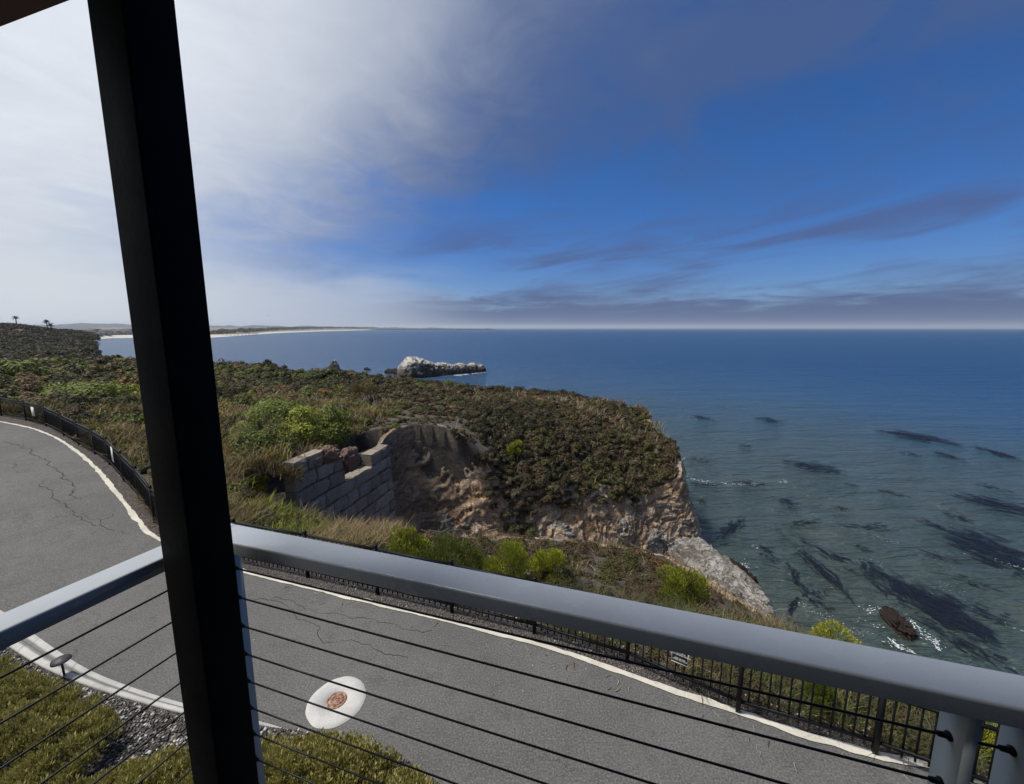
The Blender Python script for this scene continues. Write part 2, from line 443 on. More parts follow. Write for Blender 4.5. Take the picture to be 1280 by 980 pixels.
def mat_rust():
    m, nt, b = nmat('rusty_iron'); g = G(nt); p = g.pos()
    n = g.noise(p, 22, 5, .7); v = g.voro(p, 38).outputs['Distance']
    c = g.ramp(n, [(.3, (.10, .045, .028)), (.5, (.24, .115, .07)), (.7, (.46, .36, .28))])
    g.put(b.inputs['Base Color'], c); b.inputs['Roughness'].default_value = .8
    g.put(b.inputs['Normal'], g.bump(g.m('ADD', n, v), .8, .012))
    return m
M['rust'] = mat_rust()

# ------------------------------------------------------------------ traced lines on the road plane
fence_px = [(2, 520), (33, 526), (58, 533), (80, 545), (99, 557), (119, 568), (137, 581), (155, 602), (174, 624)]
FL = [road_at(*p)[:2] for p in fence_px]
FR = [road_at(*p)[:2] for p in [(385, 722), (472, 743), (565, 766), (668, 792), (784, 828), (922, 890), (1093, 942)]]
gap = [FL[-1] + (FR[0] - FL[-1]) * t + np.array((-.28, -.45)) * math.sin(math.pi * t) for t in (.27, .52, .76)]
far_l = [FL[0] + np.array((-2.3 * k, .62 * k)) for k in (4, 3, 2, 1)]
right_f = [np.array((5.65, 3.32)), np.array((7.0, 2.5)), np.array((8.3, 1.4))]
FENCE = far_l + FL + gap + FR + right_f
edge_px = [(0, 527), (40, 535), (72, 548), (100, 567), (125, 590), (150, 622), (175, 655), (190, 673), (310, 718), (400, 738), (520, 768), (640, 797), (700, 815), (780, 843), (915, 888), (960, 905), (1000, 918), (1100, 945), (1180, 962)]
EDGE = [road_at(*p)[:2] for p in edge_px]
EDGE = [np.array((EDGE[0][0] - 9.5, EDGE[0][1] + 2.3)), np.array((EDGE[0][0] - 4.5, EDGE[0][1] + 1.15))] + EDGE + [np.array((6.2, 3.2)), np.array((8.0, 1.9))]

def resample(P, n=None, step=None):
    P = np.asarray(P, float)
    s = np.concatenate([[0], np.cumsum(np.linalg.norm(np.diff(P, axis=0), axis=1))])
    if n is None: n = max(2, int(s[-1] / step) + 1)
    t = np.linspace(0, s[-1], n)
    return np.stack([np.interp(t, s, P[:, k]) for k in range(P.shape[1])], 1)

def chaikin(P, it=2, closed=False):
    P = np.asarray(P, float)
    for _ in range(it):
        Q = np.roll(P, -1, 0) if closed else P[1:]
        A = P if closed else P[:-1]
        N = np.stack([A * .75 + Q * .25, A * .25 + Q * .75], 1).reshape(-1, P.shape[1])
        P = N if closed else np.vstack([P[:1], N, P[-1:]])
    return P

def sdist(P, X, Y):
    """signed distance to closed polygon P, positive inside"""
    P = np.asarray(P, float); X = np.asarray(X, float); Y = np.asarray(Y, float)
    best = np.full(X.shape, 1e9); ins = np.zeros(X.shape, bool)
    for i in range(len(P)):
        a, b = P[i], P[(i + 1) % len(P)]
        ex, ey = b - a; L = ex * ex + ey * ey + 1e-12
        t = np.clip(((X - a[0]) * ex + (Y - a[1]) * ey) / L, 0, 1)
        d = np.hypot(X - a[0] - t * ex, Y - a[1] - t * ey)
        best = np.minimum(best, d)
        c = ((a[1] > Y) != (b[1] > Y))
        with np.errstate(divide='ignore', invalid='ignore'):
            xi = (b[0] - a[0]) * (Y - a[1]) / (b[1] - a[1] + 1e-12) + a[0]
        ins ^= c & (X < xi)
    return np.where(ins, best, -best)

# ------------------------------------------------------------------ land
# coast (waterline) polygon, counter-clockwise starting behind the camera on the right
coast_a = [(26, -40), (20, -12), (14.5, 0), (11.2, 5), (9.6, 8.6), (9.2, 11.5), (9.0, 14.6), (7.2, 16.6), (4.0, 17.0), (0, 16.4), (-2.8, 15.7), (-4.6, 15.1), (-6.2, 14.7), (-7.4, 14.7)]
coast_b = [(-7.35, 15.6), (-6.75, 18.2), (-6.3, 20.1), (-4.9, 21.2), (-2.0, 21.8), (1, 22.6), (4, 23.6), (7, 25.2), (10, 27.0), (12.5, 28.6), (14.9, 29.6), (16.3, 31.0), (16.9, 33), (17.6, 36), (17.8, 40), (18.2, 44), (17.2, 48.2), (13.5, 52.2), (8, 55.5), (0, 59), (-14, 62), (-28, 64.5), (-56, 77), (-80, 82), (-97, 93), (-119, 114), (-152, 145), (-186, 177), (-191, 183), (-214, 206), (-250, 236), (-300, 268), (-460, 300), (-460, -40)]
COAST = np.array(coast_a + coast_b, float)

def wid(x, y):
    """how far the cliff leans back from its foot to its rim"""
    w = 3.2 + .8 * np.exp(-((x - 5) ** 2 / 40. + (y - 26) ** 2 / 30.))
    tt = np.clip((y - 14.6) / 5.6, 0, 1); wl = -8.0 + tt * 1.5
    nearw = np.exp(-((x - wl) ** 2 / 3. + np.maximum(0, y - 20.0) ** 2 / .8 + np.minimum(0, y - 14.6) ** 2 / 2.))
    w = w * (1 - .72 * nearw)
    tip = np.exp(-((x - 16) ** 2 + (y - 33) ** 2) / 30.)
    w = w - 1.3 * tip
    head = np.exp(-((x + 3.5) ** 2 + (y - 22.2) ** 2) / 7.)
    return w + 1.6 * head

ctrl = [(-6.8, 20.8, -1.5), (-8.6, 17.0, -.75), (-9.0, 14.8, -.25), (-7.6, 19.5, -1.3), (-14, 20, -.7), (-20, 30, -1.2), (-10, 33, -1.8), (-5.4, 24, -1.3), (-3, 25.0, -2.4), (-.6, 25.6, -5.6), (1.5, 26.2, -6.5), (4, 27.0, -6.9), (7, 28.4, -7.4), (10.4, 30.2, -8.6), (12.6, 31.4, -8.2), (14.6, 33.4, -6.8), (5, 33, -4.5), (10, 37, -5.0), (0, 31, -3.6),
        (16, 44, -4.6), (15, 48, -4.5), (0, 57, -3.9), (0, 45, -3.3), (-14, 60, -3.1), (-14, 45, -2.5), (-28, 62, -2.4), (-40, 50, -1.8), (-56, 75, -2.1), (-80, 80, -1.8), (-110, 90, -1.7), (-60, 50, -1.1), (-40, 32, -.1), (-30, 24, .45), (-60, 28, 1.),
        (-8.4, 14.0, -.55), (-7.0, 13.3, -1.15), (-6, 12.8, -1.6), (-4.6, 12.7, -2.0), (-1.5, 13.6, -2.5), (4.1, 14.0, -3.3), (6.8, 13.4, -3.4), (7.0, 10.9, -2.8), (7.0, 8.6, -2.2), (8.2, 6, -1.9), (10, 2, -1.8), (14, -6, -1.5), (3, 9.5, -1.5), (-3, 10, -.9), (-8.6, 12.4, -.35), (-16, 17, -.0), (5, 6, -.7)]
ctrl += [(-150, 120, -2.0), (-140, 60, -1), (-184, 175, -5.2), (-192, 181, -4.0), (-201, 184, -2.4), (-214, 190, -.2), (-230, 195, 1.8), (-250, 203, 4.8), (-262, 206, 6.9), (-330, 222, 7), (-150, 105, -1.6), (-200, 140, -1.2), (-200, 120, -1.6), (-240, 228, 1.0), (-300, 258, 2.), (-420, 240, 8), (-300, 120, 0), (-420, 60, 2), (-200, 40, 1), (-420, -40, 2)]
for p in FENCE[::2]: ctrl.append((p[0], p[1], float(zr(p[0], p[1])) - .05))
ctrl = np.array(ctrl, float)
CS = 40.
def _phi(r2): return np.sqrt(r2 + 1.2)       # multiquadric keeps steep corners tame
_A = _phi((ctrl[:, None, 0] - ctrl[None, :, 0]) ** 2 + (ctrl[:, None, 1] - ctrl[None, :, 1]) ** 2)
_n = len(ctrl)
_K = np.zeros((_n + 1, _n + 1)); _K[:_n, :_n] = _A - 0.02 * np.eye(_n); _K[_n, :_n] = 1; _K[:_n, _n] = 1
_W = np.linalg.solve(_K, np.concatenate([ctrl[:, 2], [0]]))
def zland(x, y):
    x = np.asarray(x, float); y = np.asarray(y, float); sh = x.shape
    xf, yf = x.ravel(), y.ravel(); o = np.empty(len(xf))
    for i in range(0, len(xf), 40000):
        a, b = xf[i:i + 40000], yf[i:i + 40000]
        o[i:i + 40000] = _phi((a[:, None] - ctrl[None, :, 0]) ** 2 + (b[:, None] - ctrl[None, :, 1]) ** 2) @ _W[:_n] + _W[_n]
    d = np.hypot(xf, yf)
    o += (fbm(xf * .35, yf * .35, 0, 4, 3) - .5) * .5 * sm(6, 16, d) + (fbm(xf * .06, yf * .06, 0, 4, 9) - .5) * np.clip(d - 100, 0, 60) * .05
    return o.reshape(sh)

ROADPOLY = np.array([tuple(p) for p in FENCE] + [(12, -4), (12, -38), (-90, -38), (-90, 22)], float)

def terrain_z(x, y, top=False):
    z = zland(x, y)
    sf = sdist(ROADPOLY, x, y)
    z = np.where(sf > .25, zr(x, y) - .35, np.where(sf > -1.2, np.minimum(z + 0, zr(x, y) - .03) * 1., z))
    if top: return z
    sd = sdist(COAST, x, y); w = wid(x, y)
    t = np.clip(sd / w, 0, 1)
    prof = t ** (1 / 1.7)
    zc = -17.0 + (z - 1.3 + 17.0) * prof
    return np.where(sd >= w + .25, z, np.where(sd > 0, zc, -17.))

def axis(*seg):
    out = []
    for a, b, s in seg: out += list(np.arange(a, b, s))
    return np.array(out)
GX = axis((-430, -130, 3.), (-130, -14, .8), (-14, 20, .25), (20, 30, 1.))
GY = axis((-39, 3, 1.5), (3, 36, .25), (36, 97, .8), (97, 345, 3.))
XX, YY = np.meshgrid(GX, GY, indexing='ij')
ZZ = terrain_z(XX, YY)
a, b = XX.shape
ii = np.arange(a - 1)[:, None] * b; jj = np.arange(b - 1)[None]
Q = np.stack([ii + jj, ii + b + jj, ii + b + jj + 1, ii + jj + 1], -1).reshape(-1, 4)
zf = ZZ.ravel()
Q = Q[(zf[Q] > -16.6).any(1)]
tag(mesh_np('bluff_terrain', np.stack([XX.ravel(), YY.ravel(), zf], 1), Q, M['soil'], smooth=True), kind='structure')

# visible cliff faces: a rock skin hung from the rim down to the water
def cliff(line, step, name, lean_amp=1., mat='cliff'):
    P = resample(chaikin(line, 2), step=step)
    T = np.gradient(P, axis=0)
    for _ in range(8): T[1:-1] = (T[:-2] + T[1:-1] * 2 + T[2:]) / 4
    T /= np.linalg.norm(T, axis=1)[:, None]
    N = np.stack([-T[:, 1], T[:, 0]], 1)          # inland (polygon is counter-clockwise)
    mid = P + N * 1.5
    if (sdist(COAST, mid[:, 0], mid[:, 1]) < 0).mean() > .5: N = -N
    w = wid(P[:, 0], P[:, 1])
    rim = P + N * w[:, None]
    zrim = terrain_z(rim[:, 0], rim[:, 1], True)
    t = np.linspace(0, 1.10, 120)
    f = np.minimum(t, 1.) ** 1.7 + np.maximum(0, t - 1) * 3.
    X = P[:, None, 0] + N[:, None, 0] * w[:, None] * f[None]
    Y = P[:, None, 1] + N[:, None, 1] * w[:, None] * f[None]
    Z = -15.2 + (zrim[:, None] + 15.2) * np.minimum(t, 1)[None] - np.maximum(0, t - 1)[None] * 2.2
    wx = (fbm(X * .35, Y * .35, Z * .35, 3, 5) - .5) * 3.4; wy = (fbm(X * .9 + 9, Y * .9, Z * .9, 3, 6) - .5) * 1.1
    st = Z * 1.0 - X * .28 + wx + wy                       # warped bedding height
    al_ = (X * .93 + Y * .36)
    f1, f2, b1 = worley(al_ * .32 + wy * .3, (Y * .93 - X * .36) * .35, st * 1.25, 3)
    g1, g2, b2 = worley(al_ * .6 + wx * .2, (Y * .93 - X * .36) * .7, st * 3.4, 13)
    h1, h2, b3 = worley(al_ * 1.7, Y * 1.7, st * 7.5, 23)
    big = fbm(X * .3, Y * .3, Z * .3, 3, 21) - .5
    hi_ = fbm(X * 2.6, Y * 2.6, Z * 3., 4, 61) - .5
    D = (.7 * big + .22 * (b1 - .5) + .17 * (b2 - .5) + .09 * (b3 - .5) - .10 * sm(.10, .0, f2 - f1) - .07 * sm(.12, 0., g2 - g1) + .20 * hi_) * sm(1.1, .82, t)[None] * lean_amp
    blk = .45 * b1 + .35 * b2 + .2 * b3
    X = X - N[:, None, 0] * D; Y = Y - N[:, None, 1] * D; Z = Z + D * .25
    V = np.stack([X, Y, Z], -1)
    mb = MB(); mb.grid(V)
    return tag(mb.build(name, M[mat], smooth=False, attrs={'blk': blk.ravel()}), kind='structure')
cliff(coast_b[1:20], .105, 'headland_cliff')
cliff(coast_a[3:12], .22, 'near_cliff', .6)

def hit(px, py, lo=5., hi=120.):
    """where the ray through a photo pixel first meets the land"""
    r = ray(px, py); hn = math.hypot(r[0], r[1])
    d = np.concatenate([np.arange(lo, 30, .1), np.arange(30, max(31, hi), .4)])
    x, y, z = r[0] / hn * d, r[1] / hn * d, H + r[2] / hn * d
    tz = terrain_z(x, y)
    k = np.argmax(z < tz)
    return np.array((x[k], y[k], tz[k]))

# ------------------------------------------------------------------ road, gutter, planter
def strip(name, A, B, mat, dz=0., n=260, rows=2, kind='structure', zfun=zr):
    A = resample(A, n); B = resample(B, n)
    t = np.linspace(0, 1, rows)
    P = A[:, None] * (1 - t)[None, :, None] + B[:, None] * t[None, :, None]
    V = np.concatenate([P, (zfun(P[..., 0], P[..., 1]) + dz)[..., None]], -1)
    mb = MB(); mb.grid(V)
    return tag(mb.build(name, mat, smooth=True), kind=kind)

Ec = resample(chaikin(EDGE, 2), 300)
xs = np.linspace(Ec[0, 0], Ec[-1, 0], 300)
ye = np.interp(xs, Ec[:, 0], Ec[:, 1])
t = np.linspace(0, 1, 26) ** 1.2
yy = ye[:, None] * (1 - t)[None] + (-14.) * t[None]
xx = np.repeat(xs[:, None], len(t), 1)
mb = MB(); mb.grid(np.stack([xx, yy, zr(xx, yy)], -1))
tag(mb.build('road', M['asphalt'], smooth=True), kind='structure')
# cream edge line with a worn, jagged border
Tn = np.gradient(Ec, axis=0); Tn /= np.linalg.norm(Tn, axis=1)[:, None]; Nn = np.stack([Tn[:, 1], -Tn[:, 0]], 1)
E2 = resample(Ec, step=.045); Tn = np.gradient(E2, axis=0); Tn /= np.linalg.norm(Tn, axis=1)[:, None] + 1e-9; Nn = np.stack([-Tn[:, 1], Tn[:, 0]], 1)
sl = np.arange(len(E2)) * .045
jag = (fbm(sl * 2.2, 0 * sl, 0, 4, 2) - .5) * .10
jag2 = (fbm(sl * 5., 0 * sl + 7, 0, 3, 5) - .5) * .05
inner = E2 - Nn * (.045 + np.maximum(jag, -.03))[:, None]; outer = E2 + Nn * (.055 + jag2)[:, None]
P = np.stack([inner, outer], 1); mb = MB(); mb.grid(np.concatenate([P, (zr(P[..., 0], P[..., 1]) + .012)[..., None]], -1))
tag(mb.build('road_edge_line', M['edge'], smooth=True), kind='structure')
# gravel verge between road and fence
FC = chaikin(FENCE, 2)
FCr = resample(FC, 300)
Tf = np.gradient(FCr, axis=0); Tf /= np.linalg.norm(Tf, axis=1)[:, None]; Nf = np.stack([-Tf[:, 1], Tf[:, 0]], 1)
strip('gravel_verge', Ec + np.stack([Nn[0] * 0] * len(Ec)), FCr + Nf * .18, M['gravel'], .005, 420, 8)

curb_out = [road_at(*p)[:2] for p in [(0, 762), (20, 775), (40, 791), (74, 815), (110, 838), (160, 858), (222, 878), (290, 894), (330, 903), (356, 911)]]
curb_in = [road_at(*p)[:2] for p in [(-40, 782), (0, 805), (20, 820), (60, 845), (130, 872), (228, 900), (290, 910), (340, 916)]]
curb_out = [np.array((-13., 7.6)), np.array((-11., 7.0))] + curb_out
curb_in = [np.array((-12.6, 6.8)), np.array((-10.6, 6.35))] + curb_in
CA = resample(chaikin(curb_out, 2), 240); CB = resample(chaikin(curb_in, 2), 240)
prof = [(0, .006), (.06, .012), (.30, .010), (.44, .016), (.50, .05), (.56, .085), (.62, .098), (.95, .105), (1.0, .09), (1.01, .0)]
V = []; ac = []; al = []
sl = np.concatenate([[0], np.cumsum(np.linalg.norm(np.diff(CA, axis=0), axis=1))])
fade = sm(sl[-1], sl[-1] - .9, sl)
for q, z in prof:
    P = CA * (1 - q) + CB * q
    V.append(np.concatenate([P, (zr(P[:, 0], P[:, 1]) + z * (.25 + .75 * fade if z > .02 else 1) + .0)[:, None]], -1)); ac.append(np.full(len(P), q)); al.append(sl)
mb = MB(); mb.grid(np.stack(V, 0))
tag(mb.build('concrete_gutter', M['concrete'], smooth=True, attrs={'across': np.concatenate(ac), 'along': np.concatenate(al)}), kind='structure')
# planter bed between gutter and balcony
pin = list(CB) + [np.array((-2.2, 4.12)), np.array((-1.2, 3.85)), np.array((-.5, 3.45)), np.array((-.2, 2.8)), np.array((.0, 1.2))]
pin = resample(np.array(pin), 120)
base = np.stack([np.linspace(-12.6, -.3, 120), np.full(120, .6)], 1)
strip('planter_bed', pin, base, M['planter'], .085, 120, 10)

# cracks in the asphalt
mb = MB()
def crackline(px, w=.012, seed=0):
    P = resample(np.array([road_at(*p)[:2] for p in px]), step=.05)
    s = np.arange(len(P)) * .05
    P = P + np.stack([(fbm(s * 2.5, 0 * s, 0, 4, seed) - .5) * .35, (fbm(s * 2.5, 0 * s + 9, 0, 4, seed + 3) - .5) * .35], 1)
    T = np.gradient(P, axis=0); T /= np.linalg.norm(T, axis=1)[:, None] + 1e-9; N = np.stack([-T[:, 1], T[:, 0]], 1)
    ww = w * .5 * (.15 + 1.2 * vn(s * 5, 0 * s, 0, seed + 8))[:, None]
    Pn = np.stack([P - N * ww, P + N * ww], 1)
    mb.grid(np.concatenate([Pn, (zr(Pn[..., 0], Pn[..., 1]) + .004)[..., None]], -1))
crackline([(8, 552), (36, 561), (58, 577), (84, 599), (102, 623)], .03, 1)
crackline([(48, 602), (68, 621), (98, 640), (118, 658)], .025, 2)
crackline([(104, 642), (122, 654), (150, 664), (160, 668)], .015, 3)
crackline([(320, 748), (352, 757), (380, 775), (410, 797), (440, 799), (470, 808), (510, 818)], .010, 4)
crackline([(330, 744), (360, 752), (390, 762), (440, 768), (500, 780), (540, 792)], .007, 5)
crackline([(10, 580), (20, 585), (26, 590)], .02, 6)
crackline([(120, 652), (132, 648), (138, 642)], .014, 7)
tag(mb.build('road_cracks', M['crack']), kind='structure')

# ------------------------------------------------------------------ valve cover
vc = road_at(421, 876)
vo = empty('valve_cover', (vc[0], vc[1], 0), 'small round rusty iron lid set in a pale concrete collar in the road', 'valve cover')
an = np.arange(72) * 2 * math.pi / 72
rr = .375 * (1 + (fbm(np.cos(an) * 1.3 + 5, np.sin(an) * 1.3, 0, 5, 4) - .5) * .13)
ring = lambda k, z: np.stack([np.cos(an) * rr * k, np.sin(an) * rr * k * 1.0, np.full(72, z)], 1)
rin = lambda r, z: np.stack([np.cos(an) * r, np.sin(an) * r, np.full(72, z)], 1)
def lathe(rings, cap=True):
    V = np.stack(rings + [], 0); V = np.concatenate([V, V[:, :1]], 1); m = MB(); m.grid(V[:, ::-1])
    if cap: m.add(np.vstack([V[-1].mean(0)[None], V[-1][:-1]]), None, [(0, i + 1, (i + 1) % 72 + 1) for i in range(72)])
    return m
lathe([ring(1.0, .003), ring(.99, .008), ring(.8, .010), rin(.132, .012), rin(.130, .004)], True).build('collar', M['collar'], vo, smooth=True)
lid = lathe([rin(.126, .004), rin(.126, .016), rin(.112, .018), rin(.110, .011), rin(.09, .011), rin(.088, .016), rin(.06, .016), rin(.058, .011)], True)
for k in range(12):
    aa = k * math.pi / 6
    lid.box((math.cos(aa) * .074, math.sin(aa) * .074, .0165), [(math.cos(aa), math.sin(aa), 0), (-math.sin(aa), math.cos(aa), 0), (0, 0, 1)], (.010, .006, .003))
for k in range(3):
    lid.box((0, (k - 1) * .028, .0135), np.eye(3), (.035 - .008 * abs(k - 1), .007, .003))
lid.build('lid', M['rust'], vo)

# ------------------------------------------------------------------ path lamp
pl = road_at(82, 852)
po = empty('path_lamp', (pl[0], pl[1], .07), 'low dark mushroom shaped path light beside the concrete gutter', 'path light')
mb = MB(); mb.tube([(0, 0, 0), (-.02, .01, .24)], .013, 10); mb.build('stake', M['lamp_metal'], po, smooth=True)
mb = MB(); an8 = [(.005, .012), (.07, .015), (.105, .0), (.105, -.012), (.03, -.008)]
mb.tube(np.array([(-.02, .01, .25 + .05), (-.02, .01, .25 + .042), (-.022, .01, .25 + .02), (-.022, .01, .25), (-.02, .01, .245)]), [.01, .05, .105, .108, .02], 20)
mb.build('cap', M['lamp_metal'], po, smooth=True)

# ------------------------------------------------------------------ iron fence
fo = empty('iron_fence', (0, 0, 0), 'long black iron picket fence curving along the outer edge of the road', 'fence')
FH = .93
Z3 = np.array((0, 0, 1.))
def vline(a, b, z0, z1, hs, mbx):
    """upright bar"""
    mbx.box(((a + 0), b, (z0 + z1) / 2), np.eye(3), (hs, hs, (z1 - z0) / 2))
allposts = [np.asarray(p) for p in FENCE]
post_src = None
for i, p in enumerate(allposts):
    z = float(zr(p[0], p[1]))
    if post_src is None:
        m_ = MB(); m_.box((0, 0, (FH + .04) / 2 - .05), np.eye(3), (.026, .026, (FH + .14) / 2)); m_.box((0, 0, FH + .062), np.eye(3), (.032, .032, .012))
        post_src = m_.build('fence_post', M['iron'], fo); po_ = post_src
    else:
        po_ = post_src.copy(); COL.objects.link(po_); po_.parent = fo
    d = allposts[min(i + 1, len(allposts) - 1)] - allposts[max(i - 1, 0)]
    po_.location = (p[0], p[1], z); po_.rotation_euler = (0, 0, math.atan2(d[1], d[0]))
top, low, mid, pk = MB(), MB(), MB(), MB()
for p, q in zip(allposts[:-1], allposts[1:]):
    d = q - p; L = np.linalg.norm(d)
    if L < .05: continue
    z0, z1 = float(zr(*p)), float(zr(*q))
    ax0 = np.array((d[0], d[1], z1 - z0)); ax0 /= np.linalg.norm(ax0); ax1 = np.array((-d[1], d[0], 0)) / L; ax2 = np.cross(ax0, ax1)
    c = np.array(((p[0] + q[0]) / 2, (p[1] + q[1]) / 2, (z0 + z1) / 2))
    top.box(c + Z3 * (FH - .005), [ax0, ax1, ax2], (L / 2 - .027, .021, .014))
    mid.box(c + Z3 * (FH - .13), [ax0, ax1, ax2], (L / 2 - .027, .017, .017))
    low.box(c + Z3 * .17, [ax0, ax1, ax2], (L / 2 - .027, .017, .017))
    n = int(round(L / .112))
    for k in range(1, n):
        s_ = k / n; P = p + d * s_; z = z0 + (z1 - z0) * s_
        pk.box((P[0], P[1], z + .50), [ax0 * (1, 1, 0), ax1, Z3], (.008, .008, .415))
top.build('top_rail', M['iron'], fo); mid.build('upper_rail', M['iron'], fo); low.build('bottom_rail', M['iron'], fo); pk.build('pickets', M['iron'], fo)

def fence_point(px, py, a, b):
    r = ray(px, py); d = b - a; n = np.array((-d[1], d[0])); k = (a @ n) / (r[:2] @ n)
    return np.array((r[0] * k, r[1] * k, H + r[2] * k))

def text_mesh(name, lines, mat, parent, size, zoff):
    cu = bpy.data.curves.new(name, 'FONT'); cu.body = '\n'.join(lines); cu.align_x = 'CENTER'; cu.align_y = 'CENTER'
    cu.size = size; cu.space_line = .95; cu.extrude = .0006; cu.offset = .0012
    tmp = bpy.data.objects.new(name + '_src', cu); COL.objects.link(tmp)
    dg = bpy.context.evaluated_depsgraph_get(); dg.update()
    me = bpy.data.meshes.new_from_object(tmp.evaluated_get(dg))
    bpy.data.objects.remove(tmp); me.materials.clear(); me.materials.append(mat)
    o = bpy.data.objects.new(name, me); link(o, parent); o.location = zoff
    return o

pa, pb = allposts[len(far_l) + len(FL) + len(gap) + 4], allposts[len(far_l) + len(FL) + len(gap) + 5]
s1 = fence_point(839.5, 824, pa, pb); s2 = fence_point(860.5, 831.5, pa, pb)
d = (s2 - s1)[:2]; sw = np.linalg.norm(d); sh = sw * 1.15; ang = math.atan2(d[1], d[0])
cz = (s1[2] + s2[2]) / 2 + sh / 2
nrm = np.array((d[1], -d[0])) / sw
so = empty('fence_sign', ((s1[0] + s2[0]) / 2 + nrm[0] * .03, (s1[1] + s2[1]) / 2 + nrm[1] * .03, cz), 'small black warning sign with white border and lettering on the iron fence', 'sign', rz=ang)
mb = MB(); mb.box((0, 0, 0), np.eye(3), (sw / 2, .003, sh / 2)); mb.build('plate', M['black_sign'], so)
mb = MB(); e = sw * .045
for cx, cz_, hx, hz in ((0, sh / 2 - e / 2, sw / 2, e / 2), (0, -sh / 2 + e / 2, sw / 2, e / 2), (-sw / 2 + e / 2, 0, e / 2, sh / 2 - e), (sw / 2 - e / 2, 0, e / 2, sh / 2 - e)):
    mb.box((cx, -.0045, cz_), np.eye(3), (hx, .0015, hz))
mb.build('border', M['white_sign'], so)
for nm, ln, sz, dzz in (('heading', ['CLIFFS', 'UNSTABLE', 'STAY BEHIND FENCE'], sw * .128, sh * .13), ('small_print', ['KEEP OFF THE', 'ROCKS AND BLUFF'], sw * .098, -sh * .25)):
    o = text_mesh('lettering', ln, M['white_sign'], so, sz, (0, -.0042, dzz)); o.rotation_euler = (R(90), 0, 0)

for k, (ia, xl, xr, yt, yb, lab) in enumerate(((len(far_l) + 1, 40.5, 46, 509, 520, 'white notice plate on the iron fence at the far left of the curve'), (len(far_l) + 6, 141, 145.5, 561, 577, 'white notice plate on the iron fence just left of the black post'))):
    A, B = allposts[ia], allposts[ia + 1]
    p1 = fence_point(xl, yb, A, B); p2 = fence_point(xr, yb, A, B); p3 = fence_point((xl + xr) / 2, yt, A, B)
    dd = (B - A) / np.linalg.norm(B - A); c = (p1 + p2) / 2
    w_ = max(.16, np.linalg.norm((p2 - p1)[:2])); w_ = min(w_, .30); h_ = p3[2] - c[2]
    nn = np.array((dd[1], -dd[0]))
    o = empty('notice_plate', (c[0] + nn[0] * .03, c[1] + nn[1] * .03, c[2] + h_ / 2), lab, 'sign', rz=math.atan2(dd[1], dd[0]))
    mb = MB(); mb.box((0, 0, 0), np.eye(3), (w_ / 2, .003, h_ / 2)); mb.build('plate', M['white_sign'], o)
    for sx in (-1, 1):
        mb = MB(); mb.tube([(0, -.003, sx * (h_ / 2 - .03)), (0, -.008, sx * (h_ / 2 - .03))], .008, 8); mb.build('bolt', M['iron'], o)

# ------------------------------------------------------------------ balcony: frame turned 17 degrees
AN = R(-16.96); U = np.array((math.cos(AN), math.sin(AN), 0)); Vv = np.array((-math.sin(AN), math.cos(AN), 0))
AX = [U, Vv, Z3]
def W(u, v, z): return U * u + Vv * v + Z3 * z
RZ = H - .70; DECK = RZ - 1.05
def ubox(m_, u0, u1, v0, v1, z0, z1): m_.box(W((u0 + u1) / 2, (v0 + v1) / 2, (z0 + z1) / 2), AX, ((u1 - u0) / 2, (v1 - v0) / 2, (z1 - z0) / 2))
# wooden corner post
mb = MB(); ubox(mb, -1.293, -1.170, .72, .843, DECK - .3, H + .848)
bevel(tag(mb.build('balcony_post', M['wood_black']), 'tall black timber corner post holding up the balcony roof', 'post'), .006, 3)
ho = empty('house', W(0, -1.2, 0), 'dark brown house eave and beam above the balcony', 'house')
def hpart(name, mat, *boxes):
    m_ = MB()
    for bx in boxes: ubox(m_, *bx)
    o = m_.build(name, M[mat], ho); o.matrix_parent_inverse = Matrix.Translation(-Vector(W(0, -1.2, 0)))
    return o
hpart('roof_beam', 'beam', (-1.95, 3.2, .665, .770, H + .85, H + 1.07))
hpart('roof', 'house', (-1.93, 3.2, -3.2, .765, H + 1.073, H + 1.15))
hpart('wall', 'house', (-2.0, 3.2, -1.25, -1.10, 0., H + 1.07))
hpart('deck', 'house', (-1.36, 3.2, -1.10, .80, DECK - .25, DECK))
hpart('deck_beam', 'beam', (-1.33, 3.2, .80, .90, DECK - .30, DECK + .0))

# right railing
rail_r = empty('balcony_railing', W(-1.332, .93, DECK), 'grey metal balcony railing with thin horizontal cables running right from the black post', 'railing')
def rp(m_, name, mat, par, root, smooth=False):
    o = m_.build(name, mat, par, smooth)
    o.matrix_parent_inverse = Matrix.Translation(-Vector(root)) if par.type == 'EMPTY' else Matrix()
    return o
def rounded_bar(m_, P0, P1, side, hw, th, r=.007):
    """flat rail with rounded top edges between two end points on its top centre line"""
    sec = []
    for sx in (-1, 1):
        pts = [(sx * hw, -th)]
        for k in range(6):
            a_ = k / 5 * math.pi / 2
            pts.append((sx * (hw - r + r * math.cos(a_)), -r + r * math.sin(a_)))
        sec += pts if sx < 0 else pts[::-1]
    sec = np.array(sec)
    V = np.stack([np.stack([P + side * s_[0] + Z3 * s_[1] for s_ in np.vstack([sec, sec[:1]])]) for P in (P0, P1)])
    m_.grid(V)
    for k, P in enumerate((P0, P1)):
        n = len(sec); ring_ = V[k][:-1]
        tr = [(0, i + 1, (i + 1) % n + 1) for i in range(n)]
        if k: tr = [(a_, c_, b_) for a_, b_, c_ in tr]
        m_.add(np.vstack([ring_.mean(0)[None], ring_]), None, tr)
rroot = W(-1.332, .93, DECK)
m_ = MB(); rounded_bar(m_, W(-1.335, .9325, RZ), W(2.3, .9325, RZ), Vv, .0495, .041)
rp(m_, 'top_rail', M['rail'], rail_r, rroot)
CZ = [RZ - .137 - .1125 * k for k in range(9)]
